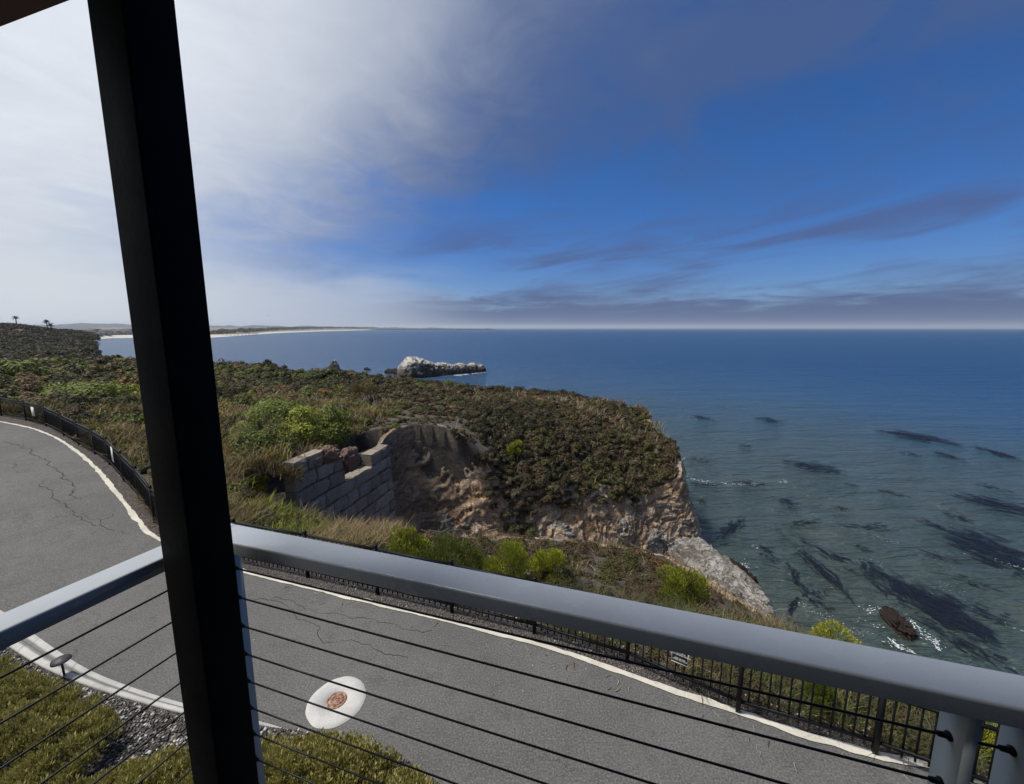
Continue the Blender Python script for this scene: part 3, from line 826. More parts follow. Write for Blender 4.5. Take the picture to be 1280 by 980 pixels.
posts_u = [(-1.329, -1.313), (.663, .683), (.762, .782)]
for (u0, u1) in posts_u:
    m_ = MB(); ubox(m_, u0, u1, .902, .968, DECK - .1, RZ - .047)
    o = rp(m_, 'rail_post', M['rail_post'], rail_r, rroot)
    for z in CZ[:8]:
        fm = MB()
        if u0 < 0: ends = ((u1, 1),)
        else: ends = ((u0, -1),)
        for ue, sg in ends:
            fm.tube([W(ue + sg * -.002, .935, z), W(ue + sg * .004, .935, z), W(ue + sg * .006, .935, z), W(ue + sg * .020, .935, z)], [.0095, .0095, .0062, .0055], 10)
        fm.build('cable_fitting', M['iron'], o, True)
for z in CZ[:9]:
    m_ = MB()
    u = np.linspace(-1.313, .665, 24); sag = -.004 * np.sin((u + 1.313) / 1.978 * math.pi)
    m_.tube(np.stack([W(a_, .935, z + s_) for a_, s_ in zip(u, sag)]), .0031, 6)
    rp(m_, 'cable', M['cable'], rail_r, rroot, True)
    for ua, ub in ((.683, .764), (.782, 2.3)):
        m_ = MB(); m_.tube(np.stack([W(ua, .935, z), W(ub, .935, z)]), .0031, 6); rp(m_, 'cable', M['cable'], rail_r, rroot, True)

# left railing, turned a few degrees from square
lroot = W(-1.39, .82, DECK)
rail_l = empty('balcony_railing', lroot, 'short grey cable railing running from the left side of the black post', 'railing')
sk = .085
Ld = Vv + U * sk; Ld /= np.linalg.norm(Ld); Ls = np.cross(Ld, Z3)
p_end = W(-1.381, .981, RZ)
m_ = MB(); rounded_bar(m_, p_end, p_end - Ld * 2.1, Ls, .046, .046)
rp(m_, 'top_rail', M['rail'], rail_l, lroot)
m_ = MB(); c = p_end - Ld * 1.65
m_.box((c[0], c[1], (DECK - .1 + RZ - .047) / 2), [Ld, Ls, Z3], (.01, .033, (RZ - .047 - DECK + .1) / 2))
rp(m_, 'rail_post', M['rail_post'], rail_l, lroot)
for z in CZ:
    m_ = MB(); m_.tube(np.stack([np.array((p_end[0], p_end[1], z)), np.array(((p_end - Ld * 1.65)[0], (p_end - Ld * 1.65)[1], z))]), .0031, 6)
    rp(m_, 'cable', M['cable'], rail_l, lroot, True)

# ------------------------------------------------------------------ vegetation
def unit(n):
    d = rng.normal(size=(n, 3)); return d / np.linalg.norm(d, axis=1)[:, None]

def hemi(n, low=-.15):
    d = unit(n); d[:, 2] = np.where(d[:, 2] < low, -d[:, 2], d[:, 2]); return d

def leaf_quads(C, N, size, asp, col, jit=.25, along=None, bend=0.):
    n = len(C)
    t_ = unit(n) if along is None else along
    N = N / (np.linalg.norm(N, axis=1)[:, None] + 1e-9)
    T = t_ - (t_ * N).sum(1)[:, None] * N if along is None else along
    T /= np.linalg.norm(T, axis=1)[:, None] + 1e-9
    B = np.cross(N, T); B /= np.linalg.norm(B, axis=1)[:, None] + 1e-9
    s = size[:, None]; w = (size * asp)[:, None]
    V = np.stack([C - T * s, C - B * w, C + T * s, C + B * w], 1)
    c = col * (1 + (rng.random((n, 1)) - .5) * 2 * jit) * (1 + (rng.random((n, 3)) - .5) * .14)
    return V.reshape(-1, 3), np.repeat(np.clip(c, .004, .7), 4, 0)

def mounds(C, r, h, nleaf, size, col, asp=.5, nsub=9, tipc=None, upright=0.):
    """C (n,3) bases; leaf clumps heaped in mounds"""
    n = len(C); r = np.asarray(r, float); h = np.asarray(h, float)
    sub = np.repeat(np.arange(n), nsub)
    d1 = hemi(len(sub), 0.02); d1[:, :2] *= 1.05
    k = rng.uniform(.45, .8, len(sub))
    sc = C[sub] + d1 * k[:, None] * np.stack([r[sub], r[sub], h[sub]], 1)
    sr = r[sub] * rng.uniform(.28, .5, len(sub)); shh = np.minimum(h[sub], r[sub] * 1.2) * rng.uniform(.28, .5, len(sub))
    subcol = col[sub] * (1 + (rng.random((len(sub), 1)) - .5) * .45)
    nl = np.maximum(3, (np.asarray(nleaf, float) / nsub)).astype(int)
    li = np.repeat(np.arange(len(sub)), nl[sub])
    d2 = hemi(len(li), -.35)
    P = sc[li] + d2 * (rng.uniform(.55, 1.05, len(li)) ** .6)[:, None] * np.stack([sr[li], sr[li], shh[li]], 1)
    N = d2 * .75 + d1[li] * .25 + unit(len(li)) * .55 + np.array((0, 0, .25))
    sz = np.asarray(size, float)[sub][li] * rng.uniform(.6, 1.35, len(li))
    c = subcol[li]
    if tipc is not None:
        c = c + (np.asarray(tipc) - c) * (sm(-.5, .6, d2[:, 2]) * (.25 + .75 * rng.random(len(li))))[:, None]
    al = None
    if upright > 0:
        al = d2 * .6 + unit(len(li)) * .35 + np.array((0, 0, upright)); al /= np.linalg.norm(al, axis=1)[:, None]
        N = np.cross(al, unit(len(li)))
    return leaf_quads(P, N, sz, asp, c, .25, al)

def blades(C, L, w, lean, col, jit=.3):
    """dry grass blades: bent strips of two quads' worth (one quad + tip)"""
    n = len(C); a = rng.uniform(0, 2 * math.pi, n)
    D = np.stack([np.cos(a) * lean, np.sin(a) * lean, np.ones(n)], 1); D /= np.linalg.norm(D, axis=1)[:, None]
    sd = np.stack([-np.sin(a), np.cos(a), np.zeros(n)], 1)
    M1 = C + D * (L * .55)[:, None]
    D2 = D + np.stack([np.cos(a) * lean * 1.3, np.sin(a) * lean * 1.3, -.25 * np.ones(n)], 1)
    T = M1 + D2 * (L * .45)[:, None]
    w = w[:, None]
    V = np.stack([C - sd * w, C + sd * w, M1 + sd * w * .8, M1 - sd * w * .8, T], 1).reshape(-1, 3)
    b = np.arange(n)[:, None] * 5
    Qf = b + np.array([[0, 1, 2, 3]]); Tf = b + np.array([[3, 2, 4]])
    c = col * (1 + (rng.random((n, 1)) - .5) * 2 * jit)
    return V, Qf, Tf, np.repeat(np.clip(c, .005, .7), 5, 0)

def quads_obj(name, V, c, mat, parent=None):
    return mesh_np(name, V, np.arange(len(V)).reshape(-1, 4), mat, parent, col=c)

PAL = dict(dead=(.36, .31, .26), olive=(.075, .078, .026), dark=(.036, .035, .017), brown=(.078, .060, .036), rust=(.115, .070, .034), grey=(.112, .104, .066), sage=(.070, .078, .040), bright=(.135, .165, .022), yellow=(.34, .35, .04), straw=(.27, .205, .115), tan=(.17, .125, .075), gold=(.20, .135, .04))
PALn = list(PAL); PALa = np.array([PAL[k] for k in PALn])
def pal(*ws):
    """weights dict list -> cumulative pick"""
    return np.array([[dict(w).get(k, 0) for k in PALn] for w in ws], float)

# sample scrub positions with spacing that grows with distance
def sample_land(dmin, dmax, sp0, spk, azmax=62):
    out = []; d = dmin
    while d < dmax:
        sp = max(sp0, spk * d); arc = 2 * R(azmax) * d; n = int(arc / sp)
        a_ = np.linspace(-R(azmax), R(azmax), n) + rng.normal(size=n) * sp / d * .35
        dd = d + rng.normal(size=n) * sp * .35
        out.append(np.stack([np.sin(a_) * dd, np.cos(a_) * dd, np.full(n, sp)], 1)); d += sp * .92
    return np.vstack(out)

pts = np.vstack([sample_land(3.9, 7.5, .26, .0), sample_land(5.5, 98, .46, .0165)])
x, y, sp = pts.T
sd = sdist(COAST, x, y); sf = sdist(ROADPOLY, x, y); w = wid(x, y); dist = np.hypot(x, y)
headN = (y > 19.5) & (x > -7)                       # the headland beyond the notch
drape = sm(-3.6, -1.8, x) * sm(12.6, 10.4, x)
rimlim = np.where(headN, w + .35 - 1.5 * drape + (fbm(x * .45, y * .45, 0, 3, 71) - .5) * 2.2, w + .1)
bare = fbm(x * .22, y * .22, 0, 4, 51)
soilpatch = np.exp(-((x + 7.0) ** 2 / 16 + (y - 27) ** 2 / 22.)) + .5 * np.exp(-((x + 3.2) ** 2 / 3 + (y - 26.5) ** 2 / 5.)) + .8 * np.exp(-((x + 4.5) ** 2 / 6 + (y - 23.5) ** 2 / 4.))
keep = (sd > rimlim) & (sf < -np.where(dist > 8, .2 + .75 * sp, .26 + .45 * sp)) & (rng.random(len(x)) > np.minimum(soilpatch * .7, .38)) & ~((bare > .62) & (x < 0) & (rng.random(len(x)) < .6))
# leave the near bank thinner so that soil, sticks and litter show
bank = (y < 15) & (x > -4)
keep &= ~(bank & (dist > 7) & (rng.random(len(x)) < .18)) & ~(bank & (sd < w + .9) & (rng.random(len(x)) < .6))
x, y, sp, sd, dist = x[keep], y[keep], sp[keep], sd[keep], dist[keep]
w = wid(x, y)
z = terrain_z(x, y, True)
tq = np.clip(sd / w, 0.01, 1) ** (1 / 1.7)
z = np.where(sd < w, -15.2 + (z + 15.2) * tq + .22, z)
n = len(x)
u1 = fbm(x * .13 + 40, y * .13, 0, 4, 81); u2 = fbm(x * .5 + 11, y * .5, 0, 3, 82); u3 = rng.random(n)
key = np.clip((u1 - .5) * 1.5 + (u2 - .5) * 1.1 + (u3 - .5) * .75 + .5, 0, .999)
def choose(table, key):
    """table: [(cut, name)...]"""
    c = np.zeros((len(key), 3)); prev = 0
    for cut, nm in table:
        m_ = (key >= prev) & (key < cut); c[m_] = PAL[nm]; prev = cut
    return c
left_t = [(.18, 'dark'), (.38, 'brown'), (.60, 'olive'), (.64, 'rust'), (.76, 'sage'), (.84, 'gold'), (.91, 'bright'), (1., 'tan')]
head_t = [(.22, 'dark'), (.58, 'brown'), (.74, 'olive'), (.90, 'tan'), (1., 'sage')]
slope_t = [(.30, 'dark'), (.62, 'brown'), (.74, 'sage'), (.88, 'grey'), (1., 'olive')]
bank_t = [(.25, 'brown'), (.55, 'olive'), (.70, 'dark'), (.82, 'rust'), (.93, 'tan'), (1., 'sage')]
cL, cH, cS, cB = choose(left_t, key), choose(head_t, key), choose(slope_t, key), choose(bank_t, key)
slope = (x > -4) & (y > 22) & (y < 37 + (u2 - .5) * 6)
bank = (y < 15) & (x > -4.5)
head = (y > 22) & (x > -16) & ~slope
col = np.array((.98, .87, .74)) * np.where(slope[:, None], cS, np.where(bank[:, None], cB, np.where(head[:, None], cH, cL)))
r_ = sp * rng.uniform(.62, 1.15, n) * np.where(bank, .85, 1.0) * np.where(slope & (x > -2.5), 1.35, 1.)
h_ = r_ * rng.uniform(.55, 1.15, n) * np.where(bank, .8, 1.)
sp_ = np.exp(-((x + 7.0) ** 2 / 16 + (y - 27) ** 2 / 22.)) + .5 * np.exp(-((x + 3.2) ** 2 / 3 + (y - 26.5) ** 2 / 5.))
r_ *= 1 - .5 * np.clip(sp_, 0, 1); h_ *= 1 - .4 * np.clip(sp_, 0, 1)
big = (rng.random(n) < .10) & (dist > 14) & (dist < 45) & (x < -6); bs = rng.uniform(1.4, 2.3, n)
r_[big] *= bs[big]; h_[big] *= bs[big] * 1.1
h_ *= np.where(slope, 1.05, np.where(head, .72, 1.))
h_ *= .55 + .9 * fbm(x * .7 + 5, y * .7, 0, 3, 88)
patch = (fbm(x * .11 + 3, y * .11, 0, 3, 77) > .56) & (x < -7) & (rng.random(n) < .32)
col[patch] = np.array(PAL['bright']) * .75
near_rim = sd < w + 1.2
h_[near_rim & bank] *= .5; r_[near_rim & bank] *= .7; h_[near_rim & ~bank] *= .9
size = np.maximum(.028, dist * .0026) * np.where(slope, 1.15, 1.)
nleaf = np.clip(2.2 * (2 * math.pi * r_ ** 2) / (size ** 2 * 1.0) * .62, 50, 800)
C = np.stack([x, y, z - .06], 1)
V, c = mounds(C, r_, h_, nleaf, size, col)
tag(quads_obj('coastal_scrub', V, c, M['leaf']), kind='stuff')
print('scrub', n, len(V) // 4)

# dry grass between: golden tufts on the near left bank and scattered over the land
def tuft_points(n, box, cond):
    X = rng.uniform(box[0], box[1], n); Y = rng.uniform(box[2], box[3], n)
    m_ = cond(X, Y) & (sdist(ROADPOLY, X, Y) < -.12) & (sdist(COAST, X, Y) > wid(X, Y) - .25)
    return X[m_], Y[m_]
VV, QQ, TT, CC = [], [], [], []; off = 0
def add_blades(X, Y, per, L, wd, lean, colnames, wts, spread=.14):
    global off
    n0 = len(X); ci = rng.choice(len(colnames), n0, p=np.array(wts) / sum(wts))
    pc = np.array([PAL[k] for k in colnames])[ci]
    idx = np.repeat(np.arange(n0), per)
    bx = X[idx] + rng.normal(size=len(idx)) * spread; by = Y[idx] + rng.normal(size=len(idx)) * spread
    bz = terrain_z(bx, by, True) - .03
    ok = sdist(ROADPOLY, bx, by) < -.06; bx, by, bz, idx = bx[ok], by[ok], bz[ok], idx[ok]
    Ls = L * rng.uniform(.45, 1.25, len(idx)); ws = np.maximum(wd, np.hypot(bx, by) * .0007) * rng.uniform(.6, 1.3, len(idx))
    V, q, t, c = blades(np.stack([bx, by, bz], 1), Ls, ws, rng.uniform(.1, lean, len(idx)), pc[idx])
    VV.append(V); QQ.append(q + off); TT.append(t + off); CC.append(c); off += len(V)
X, Y = tuft_points(1500, (-11, -3.6, 8, 17), lambda X, Y: fbm(X * .5, Y * .5, 0, 3, 91) > .40)
add_blades(X, Y, 26, .62, .005, .9, ['straw', 'tan', 'gold', 'rust', 'olive'], [4, 3, 2, 1.6, 1])
X, Y = tuft_points(170, (-9.6, -7.2, 12.6, 14.4), lambda X, Y: X > -99)
add_blades(X, Y, 26, .42, .006, .8, ['straw', 'tan', 'gold', 'rust', 'olive'], [3, 3, 2, 2, 2])
X, Y = tuft_points(900, (.8, 6.5, 3, 7.5), lambda X, Y: fbm(X * .9, Y * .9, 0, 3, 99) > .42)
add_blades(X, Y, 22, .42, .0035, 1., ['olive', 'sage', 'tan', 'brown', 'dark', 'bright'], [3, 2, 1.5, 2, 2, .8], .1)
X, Y = tuft_points(900, (-9, -4.2, 7.5, 13), lambda X, Y: fbm(X * .45 + 3, Y * .45, 0, 3, 93) > .52)
add_blades(X, Y, 24, .45, .005, .7, ['bright', 'olive', 'yellow'], [4, 2, 1])
X, Y = tuft_points(2600, (-28, -9, 9, 34), lambda X, Y: fbm(X * .2 + 7, Y * .2, 0, 3, 95) > .50)
add_blades(X, Y, 18, .8, .006, .8, ['straw', 'gold', 'tan', 'olive', 'yellow'], [2.2, 3, 3, 2, .6], .22)
X, Y = tuft_points(700, (-4, 8, 4.5, 14), lambda X, Y: fbm(X * .6 + 17, Y * .6, 0, 3, 97) > .5)
add_blades(X, Y, 12, .3, .004, 1.1, ['straw', 'tan', 'brown', 'olive'], [2, 3, 2, 2])
X, Y = tuft_points(420, (3, 16, 24, 48), lambda X, Y: fbm(X * .25 + 17, Y * .25, 0, 3, 98) > .52)
add_blades(X, Y, 16, 1.0, .006, .7, ['straw', 'tan', 'rust'], [2, 3, 2], .3)
X, Y = tuft_points(30, (4, 12, 38, 47), lambda X, Y: fbm(X * .3 + 27, Y * .3, 0, 3, 98) > .45)
add_blades(X, Y, 8, 1.0, .010, 1.2, ['dead', 'tan'], [3, 1], .35)
X, Y = tuft_points(160, (-24, 14, 22, 58), lambda X, Y: X > -99)
add_blades(X, Y, 8, .9, .010, 1.1, ['dead', 'straw', 'brown'], [2, 2, 2], .3)
tag(mesh_np('dry_grass', np.vstack(VV), [np.vstack(QQ), np.vstack(TT)], M['dry'], col=np.vstack(CC)), kind='stuff')

# sticks and litter on the bank and the verge
mb = MB(); cols = []
def sticks(n, box, L, rad, cond):
    k = 0
    while k < n:
        X, Y = rng.uniform(box[0], box[1]), rng.uniform(box[2], box[3])
        if not cond(X, Y): continue
        k += 1
        a_ = rng.uniform(0, 2 * math.pi); l = L * rng.uniform(.3, 1.3)
        s_ = np.linspace(-.5, .5, 6) * l
        bend = rng.uniform(-.6, .6) * l
        px_ = X + np.cos(a_) * s_ - np.sin(a_) * bend * (s_ / l) ** 2; py_ = Y + np.sin(a_) * s_ + np.cos(a_) * bend * (s_ / l) ** 2
        zz_ = (zr(px_, py_) + .012 if float(sdist(ROADPOLY, np.array(X), np.array(Y))) > .3 else terrain_z(px_, py_, True) + .03) + rng.uniform(0, .12) * (s_ / l + .5) * (l > .15)
        mb.tube(np.stack([px_, py_, zz_], 1), rad * rng.uniform(.5, 1.3) * np.linspace(1, .5, 6), 5)
        cc = np.array([(.33, .28, .22), (.22, .17, .12), (.12, .08, .055), (.42, .37, .30)])[rng.integers(4)]
        cols.append(cc)
in_verge = lambda X, Y: (-.45 < float(sdist(ROADPOLY, np.array(X), np.array(Y))) < .55)
n0 = mb.n
sticks(330, (-4, 7.5, 3.3, 14), .5, .007, lambda X, Y: float(sdist(ROADPOLY, np.array(X), np.array(Y))) < -.05 and float(sdist(COAST, np.array(X), np.array(Y))) > 2)
sticks(200, (-4.5, 5, 3.6, 8), .12, .005, in_verge)
percol = []
for v_, cc_ in zip(mb.v, [None] * len(mb.v)): percol.append(len(v_))
# three pieces per stick (body and two caps)
colv = np.vstack([np.repeat(np.array(cols[i // 3])[None], k_, 0) for i, k_ in enumerate(percol)])
tag(mb.build('dry_twigs', M['dry'], col=colv), kind='stuff')

# chips of bark and stone on the verge and in the planter
def chips(name, X, Y, zfun, s0, colset):
    n = len(X); C = np.stack([X, Y, zfun(X, Y)], 1)
    N = unit(n) * .5 + np.array((0, 0, 1.)); N /= np.linalg.norm(N, axis=1)[:, None]
    t_ = unit(n); T = np.cross(N, t_); T /= np.linalg.norm(T, axis=1)[:, None]; B = np.cross(N, T)
    s_ = s0 * rng.uniform(.5, 1.6, n)[:, None]; q = rng.uniform(.35, .9, n)[:, None]
    top_ = np.stack([C - T * s_ + N * s_ * .1, C - B * s_ * q + N * s_ * .35, C + T * s_ + N * s_ * .2, C + B * s_ * q + N * s_ * .3], 1)
    bot = C[:, None] + (top_ - C[:, None]) * .7 - N[:, None] * s_[:, None] * .5
    V = np.concatenate([top_, bot], 1).reshape(-1, 3); b = np.arange(n)[:, None] * 8
    Qs = np.vstack([b + np.array([f]) for f in ((0, 1, 2, 3), (0, 4, 5, 1), (1, 5, 6, 2), (2, 6, 7, 3), (3, 7, 4, 0))])
    cs = np.array(colset)[rng.integers(len(colset), size=n)] * rng.uniform(.7, 1.3, (n, 1))
    return tag(mesh_np(name, V, Qs, M['dry'], col=np.repeat(cs, 8, 0)), kind='stuff')
X = rng.uniform(-20, 6, 60000); Y = rng.uniform(3, 17, 60000)
m_ = (sdist(ROADPOLY, X, Y) > -.42) & (Y > np.interp(X, Ec[:, 0], Ec[:, 1]) + .08) & (rng.random(60000) < np.clip(1.4 - np.hypot(X, Y) / 16, .1, 1))
chips('gravel_chips', X[m_], Y[m_], lambda a_, b_: zr(a_, b_) + .012, .017, [(.10, .085, .07), (.17, .14, .12), (.26, .22, .19), (.36, .32, .28), (.14, .09, .065)])
X = rng.uniform(-8, -2.5, 16000); Y = rng.uniform(3.2, 5.8, 16000)
m_ = Y < np.interp(X, CB[:, 0], CB[:, 1]) - .04
chips('planter_chips', X[m_], Y[m_], lambda a_, b_: zr(a_, b_) + .095, .02, [(.07, .065, .06), (.14, .13, .12), (.30, .28, .26), (.46, .44, .42), (.11, .085, .07)])
# specks of litter on the road
X = rng.uniform(-5.5, 4, 60); Y = rng.uniform(3.4, 6.5, 60); m_ = (Y < np.interp(X, Ec[:, 0], Ec[:, 1]) - .2) & (Y > np.interp(X, CA[:, 0], CA[:, 1]) + .1)
chips('road_litter', X[m_], Y[m_], lambda a_, b_: zr(a_, b_) + .004, .013, [(.5, .49, .45), (.40, .38, .33), (.30, .28, .25)])

# ---- shrubs one can single out
def shrub(name, px, py, wpx, hpx, colname, label, group=None, tip=None, leaf=None, upright=0., nsub=14, asp=.45, dens=1., base=None, lowc=None, lo=5.):
    p = hit(px, py, lo) if base is None else np.asarray(base, float)
    d = math.hypot(p[0], p[1]); dep = p[1] * cT + (H - p[2]) * sT
    r = wpx / F * dep / 2 * 1.12; h = hpx / F * dep * 1.3
    root = empty(name, tuple(p - np.array((0, 0, .04))), label, 'shrub', group)
    ls = max(.02, d * .0031) if leaf is None else leaf
    nl = np.clip(3.0 * 2 * math.pi * r * max(r, h * .7) / (ls * ls) * .5 * dens / (asp / .45), 200, 26000)
    c0 = np.array(PAL[colname])[None]
    V, c = mounds(np.zeros((1, 3)), [r], [h * .86], [nl], [ls], c0, asp, nsub, None if tip is None else PAL[tip], upright)
    quads_obj('foliage', V, c, M['leaf'], root)
    st = MB()
    for k in range(7):
        a_ = rng.uniform(0, 2 * math.pi); e_ = rng.uniform(.3, .75)
        q = np.array((math.cos(a_) * r * e_, math.sin(a_) * r * e_, h * rng.uniform(.5, .8)))
        t_ = np.linspace(0, 1, 5)[:, None]
        P = q * t_ * np.array((1, 1, 1)) + np.array((0, 0, 1)) * np.sin(t_ * math.pi) * h * .06 + rng.normal(size=(5, 3)) * r * .03 * t_
        st.tube(P, np.linspace(1, .4, 5) * max(.008, r * .028), 5)
    st.build('stems', M['stem'], root)
    return root
SH = [
    ('round_bush', 511, 699, 52, 45, 'bright', 'round bright green bush nearest the stone wall, just above the grey rail', 'yellow', None, .5, 26, .32),
    ('feathery_bush', 566, 716, 78, 46, 'olive', 'wide feathery dark green bush beside the round bright green bush', 'bright', None, .9, 24, .25),
    ('feathery_bush', 634, 730, 60, 50, 'bright', 'tall feathery green bush in the middle of the row above the grey rail', 'yellow', None, .9, 22, .25),
    ('feathery_bush', 682, 722, 48, 44, 'yellow', 'yellow green tufted bush at the right end of the row above the rail', 'yellow', None, .8, 18, .28),
    ('upright_bush', 848, 757, 60, 62, 'bright', 'upright green bush with bare lower stems in front of the long white rock', 'yellow', None, 1., 20, .26),
    ('round_bush', 1050, 812, 56, 42, 'yellow', 'yellow green bush on the bluff edge with the water behind it', 'yellow', None, .6, 20, .3),
    ('small_bush', 985, 772, 34, 22, 'olive', 'small olive bush near the bluff edge right of the white rock', 'yellow', None, .5, 10, .35),
    ('grass_clump', 1019, 892, 46, 52, 'bright', 'bright green leafy clump right behind the iron fence', 'bright', .018, 1.4, 14, .16),
    ('leafy_bush', 1236, 952, 70, 66, 'yellow', 'yellow green bush behind the iron fence, seen between the paired rail posts', 'yellow', .02, .6, 16, .35),
    ('green_shrub', 346, 524, 82, 26, 'bright', 'broad green shrub at the top of the green thicket on the left bluff', 'bright', None, 0, 18, .5),
    ('green_shrub', 330, 566, 74, 40, 'olive', 'large dark green shrub at the foot of the green thicket', 'bright', None, 0, 18, .5),
    ('green_shrub', 378, 570, 62, 52, 'bright', 'tall bright topped shrub in the middle of the green thicket', 'yellow', None, 0, 18, .5),
    ('green_shrub', 415, 566, 52, 42, 'bright', 'green shrub standing directly behind the stone wall', 'bright', None, 0, 16, .5),
    ('green_shrub', 308, 543, 30, 16, 'bright', 'small round green shrub at the left end of the green thicket', 'yellow', None, 0, 10, .5),
    ('grey_shrub', 421, 524, 34, 18, 'sage', 'grey green shrub on bare soil right of the green thicket', 'grey', None, 0, 10, .5),
    ('tussock', 455, 500, 30, 22, 'gold', 'golden brown tussock on the headland beyond the bare soil', 'straw', None, 1., 12, .22),
    ('green_shrub', 320, 613, 30, 20, 'bright', 'small vivid green shrub among dry grass below the stone wall', 'yellow', None, .3, 10, .4),
    ('low_shrub', 112, 500, 86, 24, 'bright', 'wide low green shrub behind the curve of the iron fence', 'bright', None, 0, 20, .5),
    ('low_shrub', 164, 499, 40, 17, 'yellow', 'yellow green shrub close to the left side of the black post', 'yellow', None, 0, 12, .5),
    ('low_shrub', 18, 476, 56, 22, 'olive', 'olive green shrub mass below the dark hill at the left', 'bright', None, 0, 14, .5),
    ('grey_shrub', 315, 592, 34, 18, 'grey', 'silvery grey dead looking shrub between the thicket and the dry grass', 'grey', None, .2, 10, .3),
    ('skyline_bush', 305, 462, 34, 9, 'brown', 'dark rounded bush on the skyline just right of the black post', 'brown', None, 0, 10, .5),
    ('skyline_bush', 330, 464, 28, 12, 'dark', 'twiggy dark bush on the skyline with sea behind, second right of the post', 'olive', None, .4, 10, .4),
    ('skyline_bush', 142, 453, 22, 7, 'dark', 'dark bush on the skyline beside the far cliff end', 'dark', None, 0, 8, .5),
    ('green_shrub', 408, 478, 52, 16, 'olive', 'dark olive shrub in front of the pointed pale rock', 'olive', None, 0, 14, .5),
    ('yellow_shrub', 642, 574, 20, 30, 'yellow', 'thin yellowish shrub in the grey scrub of the headland slope', 'yellow', None, .6, 8, .3),
]
for (nm, px, py, wp, hp, cn, lab, tip, leaf, up, ns, asp) in SH:
    bs_ = None
    if px == 1050: bs_ = (6.78, 7.3, -1.85)
    shrub(nm, px, py, wp, hp, cn, lab, None, tip, leaf, up, ns, asp, base=bs_, lo=(4.6 if py > 860 else 5.5))

# ground cover shrubs in the planter
def carpet(name, poly, z0, hgt, n, label, colname, tip):
    cx, cy = np.mean(poly, 0)
    root = empty(name, (cx, cy, z0), label, 'shrub')
    X = rng.uniform(np.min(poly, 0)[0], np.max(poly, 0)[0], n); Y = rng.uniform(np.min(poly, 0)[1], np.max(poly, 0)[1], n)
    s_ = sdist(poly, X, Y); m_ = s_ > .06; X, Y, s_ = X[m_], Y[m_], s_[m_]
    k = len(X); hh = hgt * np.clip(s_ / .55, .10, 1) ** .6 * (.05 + 1.8 * fbm(X * 1.7, Y * 1.7, 0, 3, 61))
    C = np.stack([X - cx, Y - cy, hh * .62], 1)
    V, c = mounds(C, np.full(k, .15), np.full(k, .20), np.full(k, 170), np.full(k, .024), np.repeat(np.array(PAL[colname])[None], k, 0) * rng.uniform(.6, 1.3, (k, 1)), .34, 7, PAL[tip], .7)
    quads_obj('foliage', V, c, M['leaf'], root)
    st = MB()
    for q in range(24):
        i = rng.integers(k); P = np.array([(0, 0, .0), ((X[i] - cx) * .5, (Y[i] - cy) * .5, .04), (X[i] - cx, Y[i] - cy, hh[i] * .5)])
        st.tube(P, .008, 5)
    st.build('stems', M['stem'], root)
PAL['cover'] = (.21, .195, .06); PAL['covertip'] = (.46, .40, .14)
carpet('ground_cover_shrub', np.array([(-9.4, 5.55), (-7.6, 5.1), (-6.4, 4.72), (-5.6, 4.5), (-4.9, 4.25), (-4.5, 3.85), (-4.3, 3.2), (-4.6, 2.2), (-9.4, 2.2)]), .09, .58, 1700, 'dense olive ground cover shrub filling the planter at the lower left', 'cover', 'covertip')
carpet('ground_cover_shrub', np.array([(-4.4, 3.45), (-3.6, 3.8), (-2.9, 3.92), (-2.2, 3.96), (-1.5, 3.85), (-.95, 3.58), (-.62, 3.2), (-.5, 2.2), (-4.4, 2.2)]), .09, .54, 1200, 'yellowish ground cover shrub below the rail near the valve cover', 'cover', 'covertip')

# hill scrub far left (too far to count)
n = 21000
X = rng.uniform(-340, -70, n); Y = rng.uniform(40, 255, n)
m_ = (sdist(COAST, X, Y) > 2.0) & (np.hypot(X, Y) > 95) & (np.abs(np.arctan2(X, Y)) < R(60)); X, Y = X[m_], Y[m_]; k = len(X)
kk = np.clip((fbm(X * .03, Y * .03, 0, 3, 11) - .5) * 1.4 + rng.random(k) * .5 + .25, 0, .99)
colh = choose([(.40, 'dark'), (.82, 'brown'), (.93, 'olive'), (1., 'tan')], kk) * np.array((.36, .31, .30))
V, c = mounds(np.stack([X, Y, terrain_z(X, Y, True) - .3], 1), rng.uniform(1.2, 2.6, k), rng.uniform(.5, 1.5, k), np.full(k, 80), np.full(k, .42), colh)
tag(quads_obj('hill_scrub', V, c, M['leaf']), kind='stuff')

